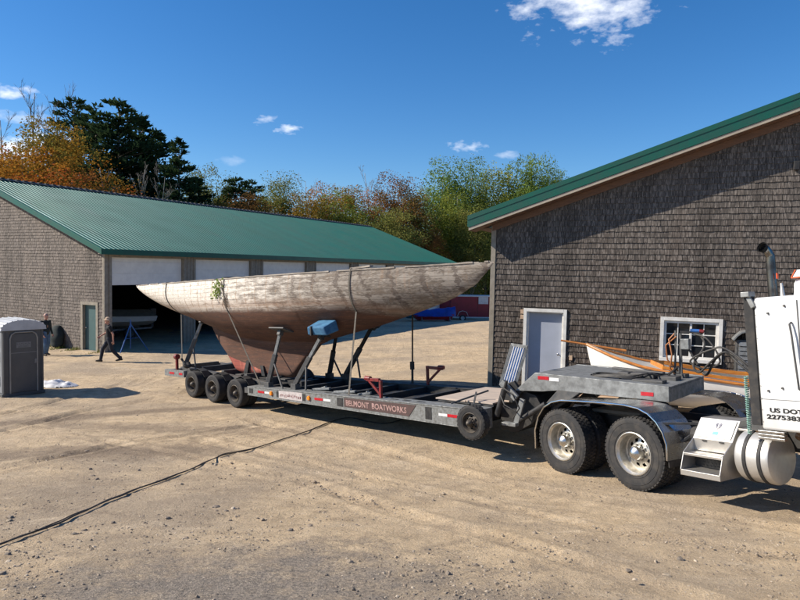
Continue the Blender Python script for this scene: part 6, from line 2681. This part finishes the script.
GL = 'trees behind the left end of the boat shed'
GM = 'trees behind the middle of the boat shed'
GR = 'trees between the two buildings'
TREES = [
    ('bare_tree', 'bare reddish tree at the far left edge, in front of white cloud', 3, 58, 108, 'bare', 0, None, 1.0, GL),
    ('bare_tree', 'tallest bare tree, twigs spreading left of the dark pines', 33, 64, 76, 'bare', 1, None, .9, GL),
    ('bare_tree', 'bare tree whose twigs rise just above the leftmost pine', 62, 68, 86, 'bare', 2, None, .9, GL),
    ('maple_tree', 'red orange maple at the left edge above the shed roof', 4, 55, 140, 'broad', 0, L_RED, 1.15, GL),
    ('maple_tree', 'golden orange maple crown beside the leftmost pine', 45, 54, 116, 'broad', 1, L_GOLD, 1.05, GL),
    ('maple_tree', 'low orange maple filling the gap over the roof ridge at left', 28, 50, 148, 'broad', 2, L_ORANGE, 1.3, GL),
    ('maple_tree', 'small red orange maple at the foot of the golden maple', 66, 50, 168, 'broad', 0, L_RED, 1.5, GL),
    ('pine_tree', 'dark pine directly right of the golden maple', 74, 68, 101, 'pine', 0, L_PINE, 1.0, GL),
    ('pine_tree', 'dark broad pine second from the golden maple', 96, 66, 108, 'pine', 1, L_PINE, 1.1, GL),
    ('pine_tree', 'tallest dark pine at the middle of the pine clump', 119, 66, 102, 'pine', 0, L_PINE, 1.1, GL),
    ('pine_tree', 'dark pine right of the tallest pine', 140, 69, 117, 'pine', 1, L_PINE, 1.0, GL),
    ('pine_tree', 'dark pine with ragged right side near the lone spruce', 156, 70, 131, 'pine', 0, L_PINE, 1.0, GL),
    ('spruce_tree', 'slender tiered spruce standing right of the pine clump', 179, 64, 141, 'pine', 2, L_PINE, 1.15, GL),
    ('maple_tree', 'small orange maple before the dark pines', 108, 52, 158, 'thin', 0, L_ORANGE, 1.2, GL),
    ('bare_tree', 'grey bare sapling with forked trunk before the pines', 140, 54, 158, 'bare', 0, None, .8, GL),
    ('bare_tree', 'pale bare sapling just left of the slender spruce', 162, 55, 166, 'bare', 2, None, .8, GL),
    ('pine_tree', 'low dark rounded pine right of the slender spruce', 198, 72, 184, 'pine', 1, L_PINE, 1.5, GL),
    ('oak_tree', 'olive crowned tree right of the low dark pine', 208, 82, 167, 'broad', 2, L_OLIVE, .9, GM),
    ('pine_tree', 'dark pine behind the rust brown maple', 236, 80, 179, 'pine', 0, L_PINE, 1.3, GM),
    ('pine_tree', 'small dark pine left of the tall green tree', 252, 84, 182, 'pine', 1, L_PINE, 1.3, GM),
    ('maple_tree', 'rust orange maple before the dark pines at the roof ridge', 246, 72, 191, 'broad', 1, L_RUST, 1.3, GM),
    ('maple_tree', 'small orange maple touching the rust orange maple', 228, 70, 202, 'broad', 0, L_ORANGE, 1.4, GM),
    ('ash_tree', 'tall olive green tree standing alone above the roof', 283, 76, 172, 'tall', 0, L_OLIVE, 1.05, GM),
    ('bare_tree', 'bare tree right of the lone olive green tree', 307, 88, 172, 'bare', 1, None, .9, GM),
    ('maple_tree', 'golden maple just right of the olive green tree', 302, 74, 196, 'broad', 2, L_GOLD, 1.2, GM),
    ('maple_tree', 'red orange maple with dense crown in the middle of the ridge line', 326, 80, 183, 'broad', 0, L_ORANGE, 1.0, GM),
    ('birch_tree', 'yellow green tree between the orange maples', 341, 76, 193, 'tall', 1, L_YGREEN, 1.3, GM),
    ('maple_tree', 'orange maple left of the tall bare tree', 355, 82, 184, 'broad', 1, L_GOLD, .9, GM),
    ('bare_tree', 'tall bare tree rising over the orange maples', 369, 92, 163, 'bare', 0, None, .9, GM),
    ('maple_tree', 'thin red leaved maple under the tall bare tree', 376, 80, 186, 'thin', 1, L_RED, 1.1, GR),
    ('oak_tree', 'brown leaved oak where the shed ridge ends', 398, 80, 176, 'broad', 2, L_RUST, .95, GR),
    ('oak_tree', 'olive gold tree below the brown oak', 388, 74, 205, 'broad', 0, L_OLIVE, 1.2, GR),
    ('ash_tree', 'olive tree just right of the brown oak', 414, 82, 190, 'tall', 0, L_OLIVE, 1.2, GR),
    ('maple_tree', 'small rust red tree above the shed eave end', 434, 78, 226, 'broad', 1, L_RUST, .6, GR),
    ('poplar_tree', 'pale green poplar first of the tall green group', 426, 88, 186, 'thin', 0, L_GREEN, 1.1, GR),
    ('poplar_tree', 'tall green poplar above the end of the shed roof', 443, 88, 163, 'tall', 1, L_GREEN, 1.1, GR),
    ('birch_tree', 'yellow green birch low between two tall green poplars', 456, 84, 188, 'tall', 0, L_YGREEN, 1.1, GR),
    ('poplar_tree', 'narrow green poplar over the bow of the yacht', 470, 90, 161, 'tall', 1, L_GREEN, 1.0, GR),
    ('birch_tree', 'yellow green birch just left of the workshop roof tip', 488, 88, 180, 'broad', 2, L_YGREEN, .7, GR),
    ('birch_tree', 'bright yellow green birch above the workshop roof tip', 508, 92, 164, 'tall', 0, L_YGREEN, 1.3, GR),
    ('maple_tree', 'large rounded green tree rising highest behind the workshop roof', 532, 90, 151, 'broad', 0, L_GREEN, .72, GR),
    ('maple_tree', 'green tree partly hidden by the sloping workshop roof', 552, 92, 164, 'broad', 1, L_GREEN, .6, GR),
    ('spruce_tree', 'dark spruce seen low behind the yacht bow', 480, 96, 215, 'pine', 1, L_PINE, 1.6, GR),
    ('pine_tree', 'low dark pine beside the workshop corner', 462, 98, 218, 'pine', 0, L_PINE, 1.6, GR),
    ('poplar_tree', 'low leafy green poplar between the shed eave and the workshop', 474, 80, 205, 'tall', 0, L_OLIVE, 1.2, GR),
]
for (nm, lb, px, Y, top, kind, var, mat, wd, grp) in TREES:
    tree(nm, lb, px, Y, top, kind, var, mat, wd, barkpale if kind in ('bare', 'thin', 'tall') and px > 100 else None, grp)

# dense underwood closing the view under the crowns
mb = MB()
rr = random.Random(77)
for i in range(30000):
    a = rr.random()
    x = -60 + 115 * a
    y = 92 + rr.uniform(-4, 8) + (0 if x > -5 else -4)
    hmax = 7 + 3.0 * noise.noise(Vector((x * .12, 0, 0)))
    z = -1.6 + rr.random() * hmax
    a_ = Vector((rr.gauss(0, 1), rr.gauss(0, 1), rr.gauss(0, 1))).normalized()
    b = a_.orthogonal().normalized()
    l_ = rr.uniform(.35, .8)
    c = Vector((x, y, z))
    mb.add([c - a_ * l_ * .5, c + b * l_ * .35, c + a_ * l_ * .5, c - b * l_ * .35], [(0, 1, 2, 3)])
tag(mb.build('underwood', L_OLIVE, ang=0), 'dense low brush filling the wood behind the buildings', 'brush', kind='stuff')


# every separate piece of these parts becomes a part of its own


def split(o):
    me = o.data
    n = len(me.vertices)
    par = list(range(n))

    def find(i):
        while par[i] != i:
            par[i] = par[par[i]]
            i = par[i]
        return i
    for e in me.edges:
        a, b = find(e.vertices[0]), find(e.vertices[1])
        if a != b:
            par[a] = b
    comp = {}
    for p in me.polygons:
        comp.setdefault(find(p.vertices[0]), []).append(p)
    if len(comp) < 2:
        return
    vs = [tuple(v.co) for v in me.vertices]
    first = True
    for ps in comp.values():
        ids = sorted({i for p in ps for i in p.vertices})
        mp = {v: k for k, v in enumerate(ids)}
        m2 = bpy.data.meshes.new(o.name.split('.')[0])
        m2.from_pydata([vs[i] for i in ids], [], [[mp[i] for i in p.vertices] for p in ps])
        for m in me.materials:
            m2.materials.append(m)
        if first:
            o.data = m2
            first = False
        else:
            c = o.copy()
            c.data = m2
            COL.objects.link(c)


for o in list(bpy.data.objects):
    if o.type == 'MESH' and o.name.split('.')[0] in ('side_extender', 'stake_pocket', 'white_reflector', 'red_reflector', 'rivet', 'wood_block', 'latch', 'keel_block', 'keel_bolt_pocket',
                                                     'clamp_plate', 'louvre', 'hatch_coaming', 'tail_bar', 'cab_window', 'hood', 'ramp_rib', 'linkage', 'neck_leg', 'entry_trim', 'deck_bearer', 'door_seam', 'bumper', 'emblem_mark', 'air_tank', 'toe_rail', 'faded_lettering'):
        if not kids(o):
            split(o)
